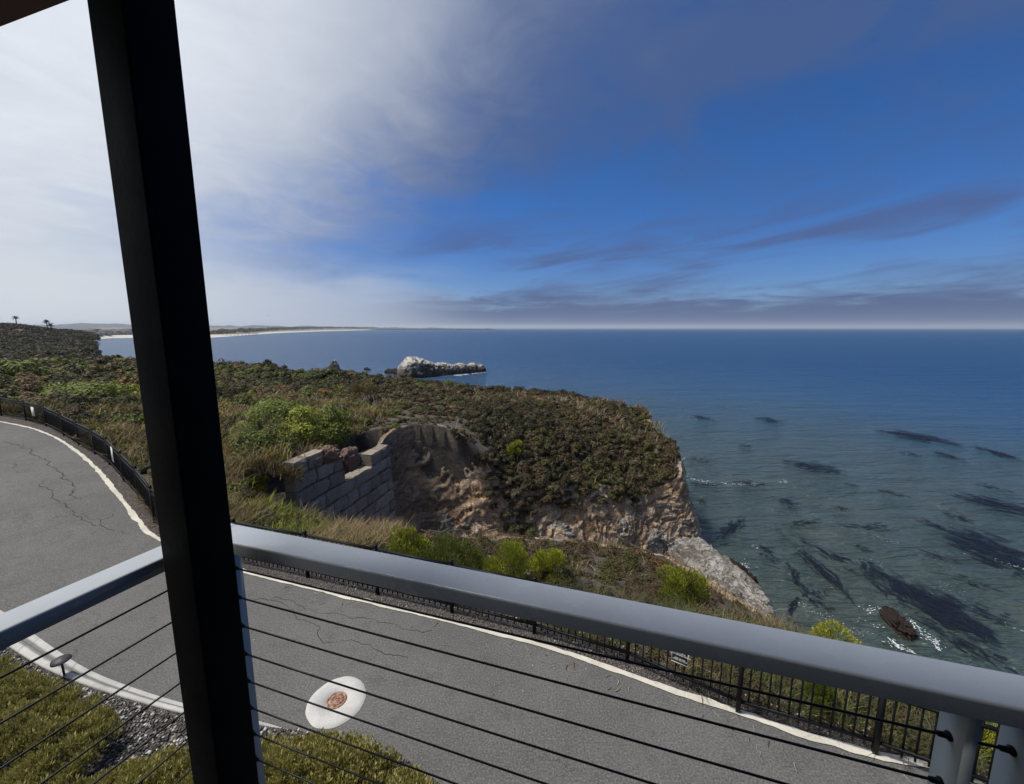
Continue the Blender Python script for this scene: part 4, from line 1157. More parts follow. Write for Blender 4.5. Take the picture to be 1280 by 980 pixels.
# ------------------------------------------------------------------ stone retaining wall in the notch
wa, wb = np.array((-8.28, 14.2)), np.array((-6.72, 20.5))
wd = wb - wa; WL = np.linalg.norm(wd); wd /= WL; wn = np.array((wd[1], -wd[0]))       # faces the cove
w0 = empty('retaining_wall', (wa[0], wa[1], -7), 'old grey stone block retaining wall with a broken top edge', 'wall')
mb = MB(); at_ = []
bh = .60; zt = -.03
rows = 11
for rI in range(rows):
    z1 = zt - rI * bh; off_ = (rI % 2) * .55 + rng.uniform(0, .2)
    s_ = -off_
    while s_ < WL:
        l = .96 * rng.uniform(.92, 1.08); a0, a1 = max(s_, 0), min(s_ + l, WL); s_ += l
        if a1 - a0 < .15: continue
        midp = (a0 + a1) / 2 / WL
        if rI == 0 and midp > .24: continue
        if rI == 1 and midp > .42: continue
        if rI == 2 and (.50 < midp < .70): continue
        out = rI * .045 + rng.uniform(-.02, .03)
        nx_, nz_ = 10, 7
        us = np.linspace(a0 + .018, a1 - .018, nx_); zs = np.linspace(z1 - bh + .016, z1 - .016, nz_)
        UU, ZZb = np.meshgrid(us, zs, indexing='ij')
        eu = np.minimum(UU - us[0], us[-1] - UU); ez = np.minimum(ZZb - zs[0], zs[-1] - ZZb)
        bulge = .07 * np.minimum(1, np.minimum(eu, ez) / .1) + (fbm(UU * 3.5 + rI * 7, ZZb * 4, 0, 4, 6) - .5) * .20
        D = out + bulge
        Pf = np.stack([wa[0] + wd[0] * UU + wn[0] * D, wa[1] + wd[1] * UU + wn[1] * D, ZZb], -1)
        Pb = np.stack([wa[0] + wd[0] * UU - wn[0] * .45, wa[1] + wd[1] * UU - wn[1] * .45, ZZb], -1)
        n_before = mb.n
        mb.grid(Pf); mb.grid(Pb[:, ::-1])
        for e1, e2 in ((Pf[0], Pb[0]), (Pb[-1], Pf[-1]), (Pb[:, 0], Pf[:, 0]), (Pf[:, -1], Pb[:, -1])):
            mb.grid(np.stack([e1, e2], 0))
        at_.append(np.full(mb.n - n_before, rng.random()))
ow = mb.build('blocks', M['block'], w0, attrs={'blk': np.concatenate(at_)}); ow.matrix_parent_inverse = Matrix.Translation((-wa[0], -wa[1], 7))
mb = MB(); cw = (wa + wb) / 2 - wn * .25
mb.box((cw[0], cw[1], zt - 1.8 - (rows - 3) * bh / 2), [(wd[0], wd[1], 0), (wn[0], wn[1], 0), (0, 0, 1)], (WL / 2 - .05, .16, (rows - 3) * bh / 2 - .05))
ow = mb.build('core', M['mortar'], w0); ow.matrix_parent_inverse = Matrix.Translation((-wa[0], -wa[1], 7))

def blob(name, c, rad, mat, label=None, cat=None, amp=.35, seed=0, nu=40, nv=24, rot=0., squash=1., freq=1.2, group=None, kind=None, parent=None):
    th = np.linspace(0, 2 * math.pi, nu + 1)[:-1]; ph = np.linspace(-math.pi / 2, math.pi / 2, nv)
    PH, T_ = np.meshgrid(ph, th, indexing='ij')
    D = np.stack([np.cos(PH) * np.cos(T_), np.cos(PH) * np.sin(T_), np.sin(PH)], -1)
    D = np.sign(D) * np.abs(D) ** .8
    k = 1 + (fbm(D[..., 0] * freq + seed, D[..., 1] * freq, D[..., 2] * freq, 5, seed) - .5) * 2 * amp - (np.abs(fbm(D[..., 0] * freq * 2.4, D[..., 1] * freq * 2.4 + seed, D[..., 2] * freq * 2.4, 4, seed + 5) - .5)) * amp * 2.2 + (fbm(D[..., 0] * freq * 6, D[..., 1] * freq * 6 + seed, D[..., 2] * freq * 6, 3, seed + 6) - .5) * amp * .5
    P = D * k[..., None] * np.asarray(rad)
    cr, sr_ = math.cos(rot), math.sin(rot)
    P = np.stack([P[..., 0] * cr - P[..., 1] * sr_, P[..., 0] * sr_ + P[..., 1] * cr, P[..., 2]], -1)
    P = np.concatenate([P, P[:, :1]], 1)
    m_ = MB(); m_.grid(P)
    o = m_.build(name, M[mat] if isinstance(mat, str) else mat, parent, smooth=False); o.location = tuple(c)
    return tag(o, label, cat, group, kind)
wp = lambda s_, dz, o_=.0: (wa[0] + wd[0] * s_ * WL + wn[0] * o_, wa[1] + wd[1] * s_ * WL + wn[1] * o_, zt + dz)
blob('loose_block', wp(.30, -.30, .0), (.46, .38, .36), 'red_rock', 'red brown loose block sitting on the broken top of the stone wall, left one', 'stone', .4, 3, 40, 28, .7)
blob('loose_block', wp(.47, -.85, .22), (.46, .34, .5), 'red_rock', 'dark red streaked block slumped over the face of the stone wall', 'stone', .42, 8, 40, 28, 1.1)

# pale rocks along the lip of the near bank
def lip_rock(px, py, wpx, hpx, label, seed, rot=0., dd=1., mat='pale_rock'):
    p = hit(px, py, 6.); dep = p[1] * cT + (H - p[2]) * sT
    return blob('pale_rock', (p[0], p[1], p[2] + .10), (wpx / F * dep / 2 * 1.1, dd, hpx / F * dep * 1.25), mat, label, 'rock', .5, seed, 64, 40, rot, 1., 1.9)
lip_rock(545, 668, 34, 20, 'small white rock behind the round bright green bush', 11, .2, .5)
lip_rock(686, 672, 66, 14, 'long low white rock above the yellow green tufted bush', 12, .1, .6)
lip_rock(628, 668, 40, 10, 'low pale rock above the feathery bushes', 15, -.1, .45)
lip_rock(772, 681, 34, 22, 'rounded white rock knob on the bank in front of the orange cliff', 13, .3, .6)
lip_rock(806, 689, 40, 18, 'cracked pale rock right of the rounded white knob', 14, -.3, .6)
lip_rock(722, 671, 34, 11, 'small pale rock between the long low white rock and the rounded knob', 16, .4, .4)
lip_rock(836, 697, 30, 14, 'rough pale rock on the bank at the upper end of the long white slab', 17, .2, .5)
blob('pale_rock', (6.75, 11.9, -3.35), (.95, 2.3, .75), 'pale_rock', 'long white rock slab sloping to the water on the bluff edge', 'rock', .3, 19, 72, 48, .12, 1., 2.2)

# ------------------------------------------------------------------ sea
def disc(name, mat, z, r, kind):
    rad = np.concatenate([[0.01], np.geomspace(5, r, 60)]); an_ = np.linspace(0, 2 * math.pi, 97)
    V = np.stack([np.outer(rad, np.cos(an_)), np.outer(rad, np.sin(an_)), np.full((61, 97), z)], -1)
    m_ = MB(); m_.grid(V); return tag(m_.build(name, M[mat], smooth=True), kind=kind)
disc('sea', 'sea', SEA, 24000., 'structure')
S_at = lambda px, py: atz(px, py, SEA)

def ridge_rock(name, axis_px, prof, width, mat, label, seed, parent=None):
    """rock along a line on the water: prof = [(u, height m)]"""
    A = S_at(*axis_px[0]); B = S_at(*axis_px[1]); d = (B - A)[:2]; L = np.linalg.norm(d); d = d / L; nrm_ = np.array((-d[1], d[0]))
    nu, nv = 240, 64
    u = np.linspace(-.02, 1.02, nu); hp = np.interp(u, [p[0] for p in prof], [p[1] for p in prof]); wp_ = np.interp(u, [p[0] for p in prof], [p[2] for p in prof])
    a_ = np.linspace(-.12, math.pi + .12, nv)
    UU, AA = np.meshgrid(u, a_, indexing='ij')
    ca, sa = np.cos(AA), np.sin(AA)
    off_ = np.sign(ca) * np.abs(ca) ** .7 * wp_[:, None]; zz = np.sign(sa) * np.abs(sa) ** .65 * hp[:, None]
    X = A[0] + d[0] * UU * L + nrm_[0] * off_; Y = A[1] + d[1] * UU * L + nrm_[1] * off_; Z = SEA + zz
    sc = 1 / max(1.5, width * .35)
    nz = (fbm(X * sc, Y * sc, Z * sc, 5, seed) - .5) + (fbm(X * sc * 3.5, Y * sc * 3.5, Z * sc * 5., 4, seed + 3) - .5) * .55; rg = np.abs(fbm(X * sc * 2, Y * sc * 2, Z * sc * 1.2, 4, seed + 9) - .5)
    k = 1 + nz * .4 - rg * .5
    X = A[0] + d[0] * UU * L + nrm_[0] * off_ * k; Y = A[1] + d[1] * UU * L + nrm_[1] * off_ * k; Z = SEA + zz * (1 + nz * .3 - rg * .6)
    m_ = MB(); m_.grid(np.stack([X, Y, Z], -1))
    return tag(m_.build(name, M[mat], parent), label, 'rock')
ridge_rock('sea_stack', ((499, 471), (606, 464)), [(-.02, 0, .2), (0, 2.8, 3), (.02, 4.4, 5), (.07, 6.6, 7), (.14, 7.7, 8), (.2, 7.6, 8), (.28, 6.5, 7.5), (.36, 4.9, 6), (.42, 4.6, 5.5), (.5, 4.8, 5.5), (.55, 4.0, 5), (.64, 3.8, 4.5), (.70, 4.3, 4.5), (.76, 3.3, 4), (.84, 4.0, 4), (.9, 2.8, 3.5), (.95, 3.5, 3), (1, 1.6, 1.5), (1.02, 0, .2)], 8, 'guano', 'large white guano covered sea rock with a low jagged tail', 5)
ridge_rock('sea_rock', ((482, 465.5), (500, 468)), [(-.02, 0, .2), (0.05, 1.0, 1.2), (.3, 2.0, 2), (.5, 1.4, 2), (.7, 2.3, 2.2), (.95, 1.6, 1.4), (1.02, 0, .2)], 2.5, 'dark_rock', 'low black rock awash at the left foot of the white sea rock', 7)
ridge_rock('sea_rock', ((455.5, 462.5), (464, 463)), [(-.02, 0, .2), (.1, 1.0, .8), (.3, 1.3, 1), (.7, .8, 1), (1.02, 0, .2)], 2, 'dark_rock', 'tiny lone black rock in the water left of the white sea rock', 8)
ridge_rock('pale_sea_rock', ((410, 464), (424, 465)), [(-.02, 0, .2), (.1, 2.2, 2), (.4, 3.0, 2.2), (.62, 5.3, 1.8), (.75, 4.0, 1.6), (.95, 2.0, 1.2), (1.02, 0, .2)], 3, 'guano', 'pointed pale rock peeping over the scrub on the skyline', 9)
rk = S_at(1122, 781)
blob('wave_rock', (rk[0], rk[1], SEA - .1), (1.45, .62, .6), 'dark_rock', 'dark brown rock washed by foam close to the bluff', 'rock', .55, 4, 90, 56, math.atan2(*(S_at(1136, 797) - S_at(1106, 763))[1::-1]), 1, 2.3)
for (px, py, ln, lab, sdd) in ((905, 712, 1.5, 'black wet rock at the waterline behind the white slab, higher one', 31), (923, 728, 1.1, 'black wet rock at the waterline behind the white slab, lower one', 32)):
    q = S_at(px + 6, py - 2)
    blob('shore_rock', (q[0], q[1], SEA), (ln, .7, .7), 'dark_rock', lab, 'rock', .4, sdd, 40, 24, -.8, 1, 1.8)

# kelp patches: bundles of blades afloat in the water
kelp = [  # px0,py0, px1,py1, half width (photo px), density, label
    (992, 579, 1042, 588, 5, 1, 'compact dark kelp raft level with the orange cliff tip, in open water'),
    (970, 624, 998, 632, 6, 1, 'small rounded kelp raft in the middle water between two swells'),
    (900, 672, 926, 652, 8, 1, 'forked kelp clump close off the cliff foot'),
    (1058, 658, 1106, 661, 4, 1, 'thin horizontal kelp streak in the middle of the bay'),
    (988, 655, 1018, 652, 3, .8, 'faint kelp streak with a hooked end right of the forked clump'),
    (988, 678, 1060, 745, 5, .9, 'long slanting kelp ribbon ending in a dark head'),
    (1005, 676, 1058, 706, 5, .9, 'kelp ribbon slanting above the long dark headed one'),
    (952, 682, 972, 702, 6, 1, 'short dark kelp tuft left of the long slanting ribbons'),
    (985, 706, 1000, 732, 5, .9, 'upright kelp tuft below the short dark tuft'),
    (1004, 735, 1032, 760, 9, .7, 'wispy kelp fan below the slanting ribbons'),
    (1095, 715, 1160, 760, 12, 1.2, 'dark head of the big kelp bed beside the foam washed rock'),
    (1135, 735, 1235, 795, 17, 1.4, 'broad dark kelp bed stretching right of the foam washed rock'),
    (1160, 780, 1262, 838, 8, 1.1, 'long thin kelp tongue below the broad dark bed'),
    (1190, 668, 1290, 706, 13, 1.2, 'wide dark kelp bed at the right edge of the photograph'),
    (1205, 622, 1300, 642, 6, 1, 'slanting kelp line at the right edge above the wide bed'),
    (1196, 722, 1240, 736, 5, 1, 'small reddish dark kelp streak under the wide right hand bed'),
    (1206, 757, 1262, 778, 7, .8, 'faint kelp patch right of the broad dark bed'),
    (1254, 705, 1300, 722, 9, 1, 'dark kelp patch cut by the right edge'),
    (1112, 540, 1182, 552, 3.5, .8, 'far faint kelp streak in the blue water'),
]
small = [(865, 573, 890, 576, 3), (868, 605, 900, 607, 2.5), (918, 602, 960, 607, 2.5), (925, 556, 938, 558, 2), (950, 523, 974, 527, 2.5), (882, 630, 874, 624, 4), (1042, 634, 1060, 637, 2), (1140, 648, 1178, 660, 4), (1150, 688, 1190, 700, 4), (1068, 682, 1090, 690, 3), (1220, 604, 1262, 614, 3), (1098, 613, 1130, 620, 2), (1000, 745, 985, 768, 4), (1165, 565, 1200, 574, 2.5), (868, 520, 890, 524, 2), (1040, 692, 1075, 706, 3), (890, 690, 902, 700, 4), (1128, 565, 1150, 570, 2), (1075, 700, 1100, 735, 4), (1055, 605, 1072, 607, 1.8), (1180, 640, 1215, 652, 4), (1225, 560, 1275, 575, 2.5)]
def kelp_patch(px0, py0, px1, py1, hw, dens, label, group=None):
    A, B = S_at(px0, py0), S_at(px1, py1)
    mx_, my_ = (px0 + px1) / 2, (py0 + py1) / 2
    pxd, pyd = px1 - px0, py1 - py0; pl_ = math.hypot(pxd, pyd)
    nA = (S_at(mx_ - pyd / pl_ * hw, my_ + pxd / pl_ * hw) - S_at(mx_, my_))[:2]
    d = (B - A)[:2]; L = np.linalg.norm(d); c = (A + B)[:2] / 2
    hwm = np.linalg.norm(nA)
    n_ = int(np.clip(L * hwm * 16 * dens, 40, 420)); m_ = MB(); cov = []
    for k in range(n_):
        s_ = np.clip(rng.normal() * .30, -.7, .7); o_ = np.clip(rng.normal() * .6, -1.8, 1.8) * (1 - .55 * abs(s_))
        l = min(L * rng.uniform(.10, .38), 5.5); w_ = min(hwm * rng.uniform(.03, .13), .30) + .03
        t_ = np.linspace(-.5, .5, 7)
        wig = (fbm(t_ * 2.4 + k * 3.1, 0 * t_, 0, 3, k) - .5) * l * .5
        dd = d / L; nn = nA / (hwm + 1e-9)
        a_ = rng.normal() * .16
        dd2 = dd * math.cos(a_) + nn * math.sin(a_); nn2 = np.array((-dd2[1], dd2[0]))
        P = dd * (s_ * L) + nA * o_ + dd2[None] * (t_ * l)[:, None] + nn2[None] * wig[:, None]
        ww = w_ * np.sqrt(np.clip(1 - (2 * t_) ** 2, 0, 1))[:, None] + .01
        z_ = .02 + rng.uniform(0, .05)
        zc = z_ + .02 * np.sin(t_ * 5 + k)
        Vg = np.stack([np.concatenate([P - nn2 * ww, zc[:, None] - .01], 1), np.concatenate([P, zc[:, None] + .012], 1), np.concatenate([P + nn2 * ww, zc[:, None] - .01], 1)], 1)
        m_.grid(Vg); cov.append(np.full(21, rng.choice([.12, .22, .4, .65])))
    o = m_.build('kelp_patch', M['kelp'], smooth=True, attrs={'cover': np.concatenate(cov)}); o.location = (c[0], c[1], SEA)
    tag(o, label, 'kelp', group)
for k_ in kelp: kelp_patch(*k_[:6], k_[6])
for k_ in small: kelp_patch(*k_, .8, 'small dark kelp wisp drifting among the larger kelp patches', 'small kelp wisps')

# foam: thin lacy lines of bubbles on the water
m_ = MB()
def foam(px, n, spread, w, seed):
    """a scatter of small bubbly flecks, thick in some stretches and absent in others"""
    P = resample(np.array([S_at(*p)[:2] for p in px]), step=.1)
    L_ = len(P) * .1; k_ = int(n * L_ * 9)
    i_ = rng.integers(len(P), size=k_); s_ = i_ * .1
    on = vn(s_ * 1.1 + seed * 7, 0 * s_, 0, seed + 50)
    keep_ = rng.random(k_) < np.clip((on - .35) * 2.6, 0, 1); i_ = i_[keep_]; s_ = s_[keep_]; k_ = len(i_)
    C_ = P[i_] + rng.normal(size=(k_, 2)) * spread * np.where(rng.random(k_) < .3, 1.6, .5)[:, None] + ((fbm(s_ * .9 + seed, 0 * s_, 0, 3, seed) - .5) * spread * 2.5)[:, None]
    rr_ = w * rng.uniform(.12, .75, k_); T_ = P[np.minimum(i_ + 1, len(P) - 1)] - P[np.maximum(i_ - 1, 0)]; an_ = np.arctan2(T_[:, 1], T_[:, 0]) + rng.normal(size=k_) * .5
    ang_ = np.arange(6) * math.pi / 3
    X_ = np.cos(ang_)[None] * rr_[:, None] * rng.uniform(.7, 3.2, (k_, 1)) * rng.uniform(.6, 1.2, (k_, 6)); Y_ = np.sin(ang_)[None] * rr_[:, None] * rng.uniform(.5, 1.1, (k_, 6))
    ca_, sa_ = np.cos(an_)[:, None], np.sin(an_)[:, None]
    V_ = np.stack([C_[:, :1] + X_ * ca_ - Y_ * sa_, C_[:, 1:] + X_ * sa_ + Y_ * ca_, np.repeat((SEA + .07 + np.arange(k_) % 40 * .0006)[:, None], 6, 1)], -1).reshape(-1, 3)
    b_ = np.arange(k_)[:, None] * 6
    m_.add(V_, np.vstack([b_ + np.array([[0, 1, 2, 3]]), b_ + np.array([[0, 3, 4, 5]])]))
foam([(1098, 762), (1082, 768), (1078, 776), (1090, 782), (1100, 785)], 6, .16, .05, 1)
foam([(1130, 768), (1140, 778), (1150, 792), (1168, 800), (1172, 812)], 5, .14, .06, 2)
foam([(1112, 800), (1122, 812), (1140, 816)], 5, .14, .07, 3)
foam([(864, 600), (890, 603), (920, 606), (960, 606), (985, 603)], 4, .35, .06, 4)
foam([(925, 700), (938, 715), (945, 725)], 4, .3, .05, 5)
foam([(920, 672), (940, 682), (950, 690)], 4, .3, .04, 6)
foam([(1090, 702), (1150, 722), (1200, 742)], 2, .5, .03, 7)
foam([(1000, 640), (1060, 662), (1120, 680)], 3, .6, .03, 8)
foam([(1200, 690), (1250, 705), (1280, 712)], 3, .3, .05, 9)
foam([(1235, 770), (1260, 785), (1278, 800)], 3, .3, .05, 10)
foam([(560, 470), (580, 468.5), (605, 465.5)], 4, .8, .35, 11)
foam([(990, 748), (1040, 775), (1075, 798)], 3, .4, .03, 12)
tag(m_.build('sea_foam', M['foam']), kind='stuff')

# ------------------------------------------------------------------ far shore
wl_px = [(100, 427), (110, 425), (125, 423.4), (140, 422.2), (165, 421.8), (210, 421.8), (265, 421.5), (285, 420.3), (300, 419.2), (315, 418.2), (330, 417.2), (345, 416.2), (360, 415.5), (380, 414.7), (400, 414.0), (425, 413.3), (450, 412.7), (490, 411.9), (520, 411.3)]
WLN = np.array([S_at(*p)[:2] for p in wl_px])
WLN[0] = (-600, 560)
dW = np.hypot(WLN[:, 0], WLN[:, 1])
inl = WLN / dW[:, None]
def shifted(k): return WLN + inl * k[:, None] + np.stack([-inl[:, 1], inl[:, 0]], 1) * 0
bw = np.clip(dW * .09, 60, 500)
V = np.stack([np.column_stack([WLN - inl * (dW * .012)[:, None], np.full(len(WLN), SEA - .4)]), np.column_stack([WLN, np.full(len(WLN), SEA + .3)]), np.column_stack([shifted(bw), np.full(len(WLN), SEA + 4.)])], 1)
mb = MB(); mb.grid(V); tag(mb.build('beach', M['sand'], smooth=True), kind='structure')
V = np.stack([np.column_stack([WLN - inl * (dW * .034)[:, None], np.full(len(WLN), SEA + .12)]), np.column_stack([WLN - inl * (dW * .017)[:, None], np.full(len(WLN), SEA + .5)]), np.column_stack([WLN - inl * (dW * .001)[:, None], np.full(len(WLN), SEA + .45)])], 1)
mb = MB(); mb.grid(V[:-1]); tag(mb.build('surf', M['foam'], smooth=True), kind='structure')
bk = shifted(bw * .96)
rows_ = [np.column_stack([bk, np.full(len(bk), SEA + 3.9)])]
for kf, zz_ in ((1.3, -6), (1.8, -1), (2.6, 3), (4., 8)):
    q = WLN + inl * (bw * 1. + 700 * (kf - 1.) + dW * .1 * (kf - 1))[:, None]
    rows_.append(np.column_stack([q, np.full(len(q), zz_)]))
mb = MB(); mb.grid(np.stack(rows_, 1)); tag(mb.build('coastal_plain', M['plain'], smooth=True), kind='structure')
# hills: a ridge 5 to 7 km off
pxs = np.arange(-120, 620, 2.)
ytop = np.interp(pxs, [-120, 0, 60, 90, 110, 130, 150, 165, 220, 300, 400, 470, 540, 620], [400, 405, 406, 404.5, 403.6, 405, 404.4, 405.6, 405.5, 407, 408, 409, 410, 411]) + (fbm(pxs * .05, 0 * pxs, 0, 4, 3) - .5) * 2.6
prof_ = []
for dk, fr in ((4300, 0.0), (4700, .35), (5200, .8), (5600, 1.), (6200, .85), (7500, .1)):
    P = []
    for px, yt in zip(pxs, ytop):
        r0 = ray(px, yt); hn = math.hypot(r0[0], r0[1]); zt_ = H + r0[2] / hn * 5600
        jitter = (float(fbm(px * .08, dk * .01, 0, 3, 8)) - .5) * 18 * fr
        P.append((r0[0] / hn * dk, r0[1] / hn * dk, (zt_ + 6) * fr - 6 + jitter))
    prof_.append(P)
mb = MB(); mb.grid(np.array(prof_)); tag(mb.build('far_hills', M['hills'], smooth=True), kind='structure')

# trees and dunes behind the beach (one far wood)
X, Y, Zt, Rr = [], [], [], []
for px in np.concatenate([np.linspace(60, 270, 190), np.linspace(270, 470, 170)]):
    i = np.interp(px, [p[0] for p in wl_px], np.arange(len(wl_px)))
    b_ = np.array([np.interp(i, np.arange(len(bk)), bk[:, 0]), np.interp(i, np.arange(len(bk)), bk[:, 1])]); dd_ = np.linalg.norm(b_)
    b_ = b_ / dd_ * (dd_ + rng.uniform(5, 320 + .1 * dd_)); dd_ = np.linalg.norm(b_)
    r0 = dd_ * rng.uniform(.0035, .008) * (1. if px > 265 else .75)
    X.append(b_[0]); Y.append(b_[1]); Zt.append(SEA + 3 + .006 * max(0, dd_ - 900)); Rr.append(min(r0, 14))
k = len(X); Rr = np.array(Rr)
V, c = mounds(np.stack([X, Y, np.minimum(Zt, 2.)], 1), Rr * 1.5, Rr * .9, np.full(k, 90), np.maximum(Rr * .22, 1.), np.repeat(np.array(PAL['dark'])[None], k, 0), .6)
tag(quads_obj('far_trees', V, c, M['leaf']), kind='stuff')

# small town beyond the bay: each building a thing
bsrc = None
def gable(w_, l_, h_, rh):
    m1 = MB(); m1.box((0, 0, h_ / 2 - 1), np.eye(3), (w_ / 2, l_ / 2, h_ / 2 + 1))
    m2 = MB(); e = .6
    m2.add([(-w_ / 2 - e, -l_ / 2 - e, h_ + .02), (w_ / 2 + e, -l_ / 2 - e, h_ + .02), (w_ / 2 + e, l_ / 2 + e, h_ + .02), (-w_ / 2 - e, l_ / 2 + e, h_ + .02), (-w_ / 4, 0, h_ + rh), (w_ / 4, 0, h_ + rh)],
           [(3, 2, 1, 0), (0, 1, 5, 4), (2, 3, 4, 5)], [(1, 2, 5), (3, 0, 4)])
    m3 = MB()
    for fl in range(max(1, int(h_ // 3))):
        for kx in range(3):
            m3.box(((kx - 1) * w_ * .3, -l_ / 2 - .05, 1.6 + fl * 3), np.eye(3), (w_ * .08, .12, .8))
    return m1, m2, m3
protos = []
for (w_, l_, h_, rh) in ((16, 10, 4, 3), (28, 12, 7, 3), (12, 9, 6, 3)):
    m1, m2, m3 = gable(w_, l_, h_, rh); protos.append((m1, m2, m3))
meshes = {}
spots = [(104, 2), (110, 1), (114, 0), (118, 2), (122, 0), (127, 1), (131, 2), (134, 0), (138, 0), (142, 1), (146, 2), (150, 0), (154, 1), (158, 0), (162, 2), (96, 0), (100, 1), (107, 0), (116, 1), (124, 2), (136, 1), (144, 0), (152, 2), (160, 1)]
for si, (px, kd) in enumerate(spots):
    i = np.interp(px, [p[0] for p in wl_px], np.arange(len(wl_px)))
    b_ = np.array([np.interp(i, np.arange(len(bk)), bk[:, 0]), np.interp(i, np.arange(len(bk)), bk[:, 1])]); dd_ = np.linalg.norm(b_)
    ext = 15 if si < 15 else 150 + 40 * (si % 5)
    b_ = b_ / dd_ * (dd_ + ext + rng.uniform(0, 30))
    o = empty('town_house', (b_[0], b_[1], SEA + 4. + ext * .015), 'tiny pale house in the distant beach town left of the black post', 'building', 'houses of the distant beach town', rz=rng.uniform(-.5, .5) + .7)
    if kd not in meshes:
        m1, m2, m3 = protos[kd]
        meshes[kd] = [m1.build('wall', M['town_wall'], o), m2.build('roof', M['town_roof'], o), m3.build('windows', M['town_window'], o)]
    else:
        for q in meshes[kd]:
            cp = q.copy(); COL.objects.link(cp); cp.parent = o

# pier
pA, pB = S_at(250, 420.6), S_at(323, 419.3)
pA = pA * np.array((1, 1, 0)); pB = pB * np.array((1, 1, 0)); d = pB - pA; L = np.linalg.norm(d); d /= L; nn = np.array((-d[1], d[0], 0))
pr = empty('pier', tuple(pA + np.array((0, 0, SEA))), 'long low timber pier crossing the surf right of the black post', 'pier', rz=math.atan2(d[1], d[0]))
mb = MB(); mb.box((L / 2, 0, 6.0), np.eye(3), (L / 2, 3., .5)); mb.build('deck', M['pier'], pr)
mb = MB()
for k in range(int(L / 9)):
    for sx in (-2.3, 2.3): mb.box((4 + k * 9, sx, 2.2), np.eye(3), (.25, .25, 3.3))
mb.build('pilings', M['pier'], pr)

# palms on the hill
def palm(px, ytop_, ybase, d_, label):
    r0 = ray(px, ytop_); hn = math.hypot(r0[0], r0[1]); x_, y_ = r0[0] / hn * d_, r0[1] / hn * d_; zt_ = H + r0[2] / hn * d_
    zb = float(terrain_z(np.array(x_), np.array(y_), True)) - .5
    r1 = ray(px, ybase); zb = min(zb, H + r1[2] / math.hypot(r1[0], r1[1]) * d_)
    root = empty('palm_tree', (x_, y_, zb), label, 'palm tree', 'palms on the hill skyline')
    hgt = zt_ - zb - .7
    m1 = MB(); t_ = np.linspace(0, 1, 9)
    m1.tube(np.stack([.25 * np.sin(t_ * 2), 0 * t_, t_ * hgt], 1), .26 - .08 * t_, 8); m1.build('trunk', M['trunk'], root, True)
    n_ = 46; V_, c_ = [], []
    for q in range(n_):
        a_ = q * 2.399; el = rng.uniform(-.5, 1.2); l = rng.uniform(1.3, 1.9)
        D = np.array((math.cos(a_) * math.cos(el), math.sin(a_) * math.cos(el), math.sin(el)))
        s_ = np.linspace(0, 1, 6); P = np.array((.23, 0, hgt)) + D * (s_ * l)[:, None] + np.array((0, 0, -1)) * (s_ ** 2 * .5)[:, None]
        sd_ = np.cross(D, Z3); sd_ /= np.linalg.norm(sd_) + 1e-9
        w_ = (.22 * np.sin(np.clip(s_ * 1.0, .06, .97) * math.pi))[:, None]
        Vg = np.stack([P - sd_ * w_ - Z3 * w_ * .4, P, P + sd_ * w_ - Z3 * w_ * .4], 1); V_.append(Vg)
    m2 = MB()
    for Vg in V_: m2.grid(Vg)
    m2.build('crown', M['leaf'], root, col=np.repeat(np.array(PAL['dark'])[None] * .9, m2.n, 0))
palm(18.5, 395.5, 409, 345, 'lone tall palm at the far left of the hill skyline')
palm(57, 400, 414, 316, 'taller palm of the close pair on the hill skyline')
palm(62.3, 404, 416, 314, 'shorter palm of the close pair on the hill skyline')

# a gull far over the bay
r0 = ray(335, 394.5); hn = math.hypot(r0[0], r0[1]); gd = 170.
gull = empty('gull', (r0[0] / hn * gd, r0[1] / hn * gd, H + r0[2] / hn * gd), 'distant bird gliding above the bay right of the black post', 'bird')
mb = MB(); mb.tube([(-.28, 0, 0), (-.12, 0, .01), (.05, 0, .02), (.2, 0, .03), (.27, 0, .03)], [.01, .06, .075, .05, .01], 8)
for sy in (-1, 1):
    s_ = np.linspace(0, 1, 6); y_ = sy * s_ * .75; zz_ = .12 * np.sin(s_ * 2.2); ch = .11 * (1 - s_ * .75)
    top_ = np.stack([np.stack([.07 + ch - .12 * s_ ** 2, y_, zz_ + .03], 1), np.stack([.07 - ch - .12 * s_ ** 2, y_, zz_ + .03], 1), np.stack([.07 - ch * .2 - .12 * s_ ** 2, y_, zz_ + .05], 1)], 1)
    mb.grid(np.concatenate([top_, top_[:, :1]], 1))
mb.build('body', M['bird'], gull)

# ------------------------------------------------------------------ haze
hm = bpy.data.materials.new('haze_air'); hm.use_nodes = True; nt = hm.node_tree; nt.nodes.clear()
o_ = nt.nodes.new('ShaderNodeOutputMaterial'); pv = nt.nodes.new('ShaderNodeVolumePrincipled')
pv.inputs['Color'].default_value = (.80, .88, .98, 1); pv.inputs['Density'].default_value = 8.5e-5; pv.inputs['Anisotropy'].default_value = .25
nt.links.new(pv.outputs[0], o_.inputs['Volume'])
mb = MB(); mb.box((0, 0, 53), np.eye(3), (25000, 25000, 71))
HAZE = tag(mb.build('haze', hm), kind='stuff')

# ------------------------------------------------------------------ light and sky
SUN_EL, SUN_AZ = 63., -85.            # azimuth measured from straight ahead, left is negative
sun = bpy.data.lights.new('sun', 'SUN'); sun.energy = 4.4; sun.angle = R(9.); sun.color = (1., .955, .89)
so_ = bpy.data.objects.new('sun', sun); link(so_)
dirv = Vector((math.sin(R(SUN_AZ)) * math.cos(R(SUN_EL)), math.cos(R(SUN_AZ)) * math.cos(R(SUN_EL)), math.sin(R(SUN_EL))))
so_.rotation_euler = dirv.to_track_quat('Z', 'Y').to_euler(); so_.location = (-30, 30, 60)

